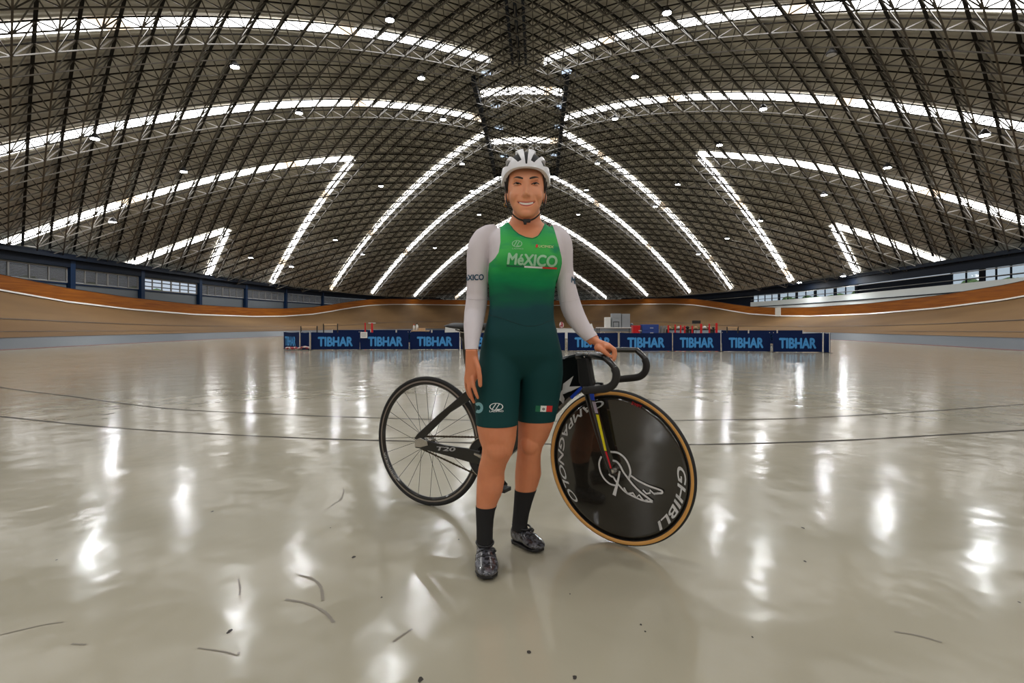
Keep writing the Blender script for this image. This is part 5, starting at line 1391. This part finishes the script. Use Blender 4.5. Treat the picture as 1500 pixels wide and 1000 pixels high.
for i, (x_, w_) in enumerate(((969, 2.2), (974.3, 2.2))):
    mb = MB(); a = S(x_, 477, 25); mb.box((a.x, 25.2, a.z/2), (.05, .35, a.z), Matrix.Rotation(.12, 3, 'Y')); thing1('folded_board', mb, M['frame'], 'grey folded board leaning by the blue drawers, %s one' % ['left', 'right'][i], 'board')
# red posts of the practice area
for i, (x_, t_) in enumerate(((979, 476), (989, 475), (997, 476), (1003, 477), (1014, 477), (1027, 474), (1039, 474), (1049.5, 473))):
    Y = 24.6; a = S(x_, t_, Y); o = empty('red_post', (a.x, Y, 0), 'red upright post behind the barriers, number %s from the left of the eight, %s' % (['one', 'two', 'three', 'four', 'five', 'six', 'seven', 'eight'][i], 'thicker' if i in (5, 7) else 'slim'), 'post', 'red posts right of the blue drawers')
    MB().box((a.x, Y, a.z/2), (.09 if i in (5, 7) else .06, .05, a.z)).build('upright', M['redp'], o, bevel=.008); MB().box((a.x, Y, .02), (.12, .4, .04)).build('base', M['black'], o)
OR = ['leftmost red post, beside the grey boards', 'second red post, taller than its neighbours at the left', 'third red post from the grey boards', 'fourth red post, set close to the third', 'red post standing alone left of the black display', 'thick red post right under the black display', 'red post right of the black display, slim', 'rightmost thick red post, before the wooden rail']
for o_, lab in zip([o_ for o_ in bpy.data.objects if o_.name.startswith('red_post')], OR): o_['label'] = lab
for i, (x0_, x1_) in enumerate(((977, 1012), (1015, 1050))):
    mb = MB(); a = S(x0_, 482, 25.); b_ = S(x1_, 482, 25.); o = empty('practice_table', ((a.x+b_.x)/2, 25.2, 0), 'dark table behind the red posts, %s one' % ['left', 'right'][i], 'table')
    MB().box(((a.x+b_.x)/2, 25.4, .74), (b_.x-a.x, .8, .05)).build('table_top', M['black'], o)
    for sx_ in (a.x+.06, b_.x-.06): MB().box((sx_, 25.4, .36), (.05, .5, .72)).build('leg', M['black'], o)
    for k in range(5):
        p = S(x0_+4+k*6.5, 478, 25.4); r_ = .05+.02*random.random(); mm_ = [M['ygr'] if 'ygr' in M else M['carton'], M['green'], M['whitep'], M['pink'], M['black']][k]
        mb = MB(); mb.ell((p.x, 25.4, .765+r_), (r_*1.3, r_, r_)); thing1('small_item', mb, mm_, ['tan', 'green', 'white', 'pinkish', 'black'][k]+' small item lying on the %s dark table behind the red posts' % ['left', 'right'][i], 'item', 'small items on the dark tables', smooth=True)
# display on a pole
a = S(1020, 471.5, 25.8); o = empty('display_board', (a.x, a.y, 0), 'small black display on a thin pole above the red posts', 'display')
MB().box(a, (.38, .04, .14)).build('screen', M['black'], o, bevel=.006); MB().tube([(a.x, a.y+.04, 0), (a.x, a.y+.04, a.z)], .014, 8).build('pole', M['frame'], o)
# wooden hurdle at the right
def hurdle(px0, px1, py, Y, label, m1=M['black'], m2=M['carton'], grp=None):
    a = S(px0, py, Y); b_ = S(px1, py, Y); o = empty('hurdle', ((a.x+b_.x)/2, Y, 0), label, 'hurdle', grp)
    for x_ in (a.x, b_.x):
        MB().box((x_, Y, a.z/2), (.04, .04, a.z)).build('post', m1, o); MB().box((x_, Y, .015), (.06, .4, .03)).build('base', m1, o)
    MB().box(((a.x+b_.x)/2, Y, a.z-.03), (b_.x-a.x, .03, .06)).build('crossbar', m2, o)
hurdle(1065, 1081, 478.5, 25., 'thin hurdle with a pale crossbar right of the red posts')
hurdle(441, 464.5, 477.5, 24.5, 'thin pale hurdle behind the left end of the barriers, lower one', grp='hurdles behind the left barriers')
hurdle(474, 494.5, 474, 25.5, 'thin pale hurdle behind the left barriers, taller one nearer the red posts', grp='hurdles behind the left barriers')
for i, (x_, t_) in enumerate(((535, 472.5), (545, 473))):
    Y = 24.; a = S(x_, t_, Y); o = empty('red_stand', (a.x, Y, 0), ['red stand behind the barrier left of the notice arm, plain top', 'red stand with a white crossbar on top'][i], 'stand', 'red stands left of the cyclist')
    MB().box((a.x, Y, a.z/2), (.05+.03*i, .05, a.z)).build('upright', M['redp'], o, bevel=.006); MB().box((a.x, Y, .02), (.3, .3, .04)).build('base', M['black'], o)
    if i: MB().box((a.x, Y, a.z), (.30, .03, .03)).build('crossbar', M['whitep'], o)
# bottles on the small table
def bottle(px, Y, h_, r_, m, cap, label):
    x = (px-750)/F*Y; z0_ = .72; o = empty('bottle', (x, Y+.3, z0_), label, 'bottle', 'bottles on the small table')
    mb = MB(); mb.loft([[(x+k*cos(a), Y+.3+k*sin(a), z0_+z_) for a in [2*pi*j/12 for j in range(12)]] for z_, k in ((0, r_), (h_*.62, r_), (h_*.8, r_*.45), (h_*.86, r_*.4))]); mb.build('bottle_body', m, o, smooth=True)
    mb = MB(); mb.tube([(x, Y+.3, z0_+h_*.86), (x, Y+.3, z0_+h_)], r_*.5, 10); mb.build('cap', cap, o)
bottle(604.5, 23.5, .26, .045, M['whitep'], M['redp'], 'white bottle with a red cap on the small table')
bottle(609, 23.5, .30, .055, M['whitep'], M['black'], 'white bottle with a black neck on the small table')
mb = MB(); c = S(618, 486, 23.8); mb.box((c.x, c.y, .72+.05), (.26, .2, .09)); thing1('carton_box', mb, M['carton'], 'low brown carton on the small table beside the bottles', 'box', bevel=.006)
mb = MB(); a = S(652, 478, 23.5); b_ = S(672, 478, 23.5); mb.box(((a.x+b_.x)/2, 23.8, a.z/2), (b_.x-a.x, .5, a.z)); thing1('white_chest', mb, M['whitep'], 'white chest just left of the saddle behind the barrier', 'chest', bevel=.02)
mb = MB(); a = S(866, 473, 23.2); mb.loft([[(a.x+k*cos(t), 23.2+k*sin(t), z_) for t in [2*pi*j/12 for j in range(12)]] for z_, k in ((0, .12), (.7, .11), (.8, .10), (.92, .05), (1.0, .03))]); thing1('white_can', mb, M['whitep'], 'tall white canister right beside the forearm of the cyclist', 'canister', smooth=True)
mb = MB(); a = S(822.5, 470, 24.3); mb.ell((a.x, 24.3, .80+.14), (.10, .08, .14)); thing1('purple_bag', mb, M['pink'], 'small purplish bag on the white table beside the waist of the cyclist', 'bag', smooth=True)
# ================================================================= camera, light, colour
cam = bpy.data.cameras.new('camera'); co = bpy.data.objects.new('camera', cam); C.objects.link(co)
co.location = (0, 0, HC); co.rotation_euler = (pi/2, 0, 0); cam.sensor_width = 36; cam.lens = 36*F/1500; cam.shift_y = -(500-YH)/1500; cam.clip_end = 500; cam.clip_start = .05
bpy.context.scene.camera = co
w = bpy.data.worlds.new('world'); bpy.context.scene.world = w; w.use_nodes = True
bg = w.node_tree.nodes['Background']; bg.inputs[0].default_value = (.75, .86, 1., 1); bg.inputs[1].default_value = .55
sc = bpy.context.scene
sc.view_settings.view_transform = 'Standard'; sc.view_settings.look = 'None'; sc.view_settings.gamma = 1; sc.view_settings.use_curve_mapping = False
sc.view_settings.exposure = EXPO
sc.cycles.max_bounces = 8; sc.cycles.diffuse_bounces = 4; sc.cycles.glossy_bounces = 4; sc.cycles.transmission_bounces = 6
sc.cycles.sample_clamp_indirect = 6; sc.cycles.use_denoising = True
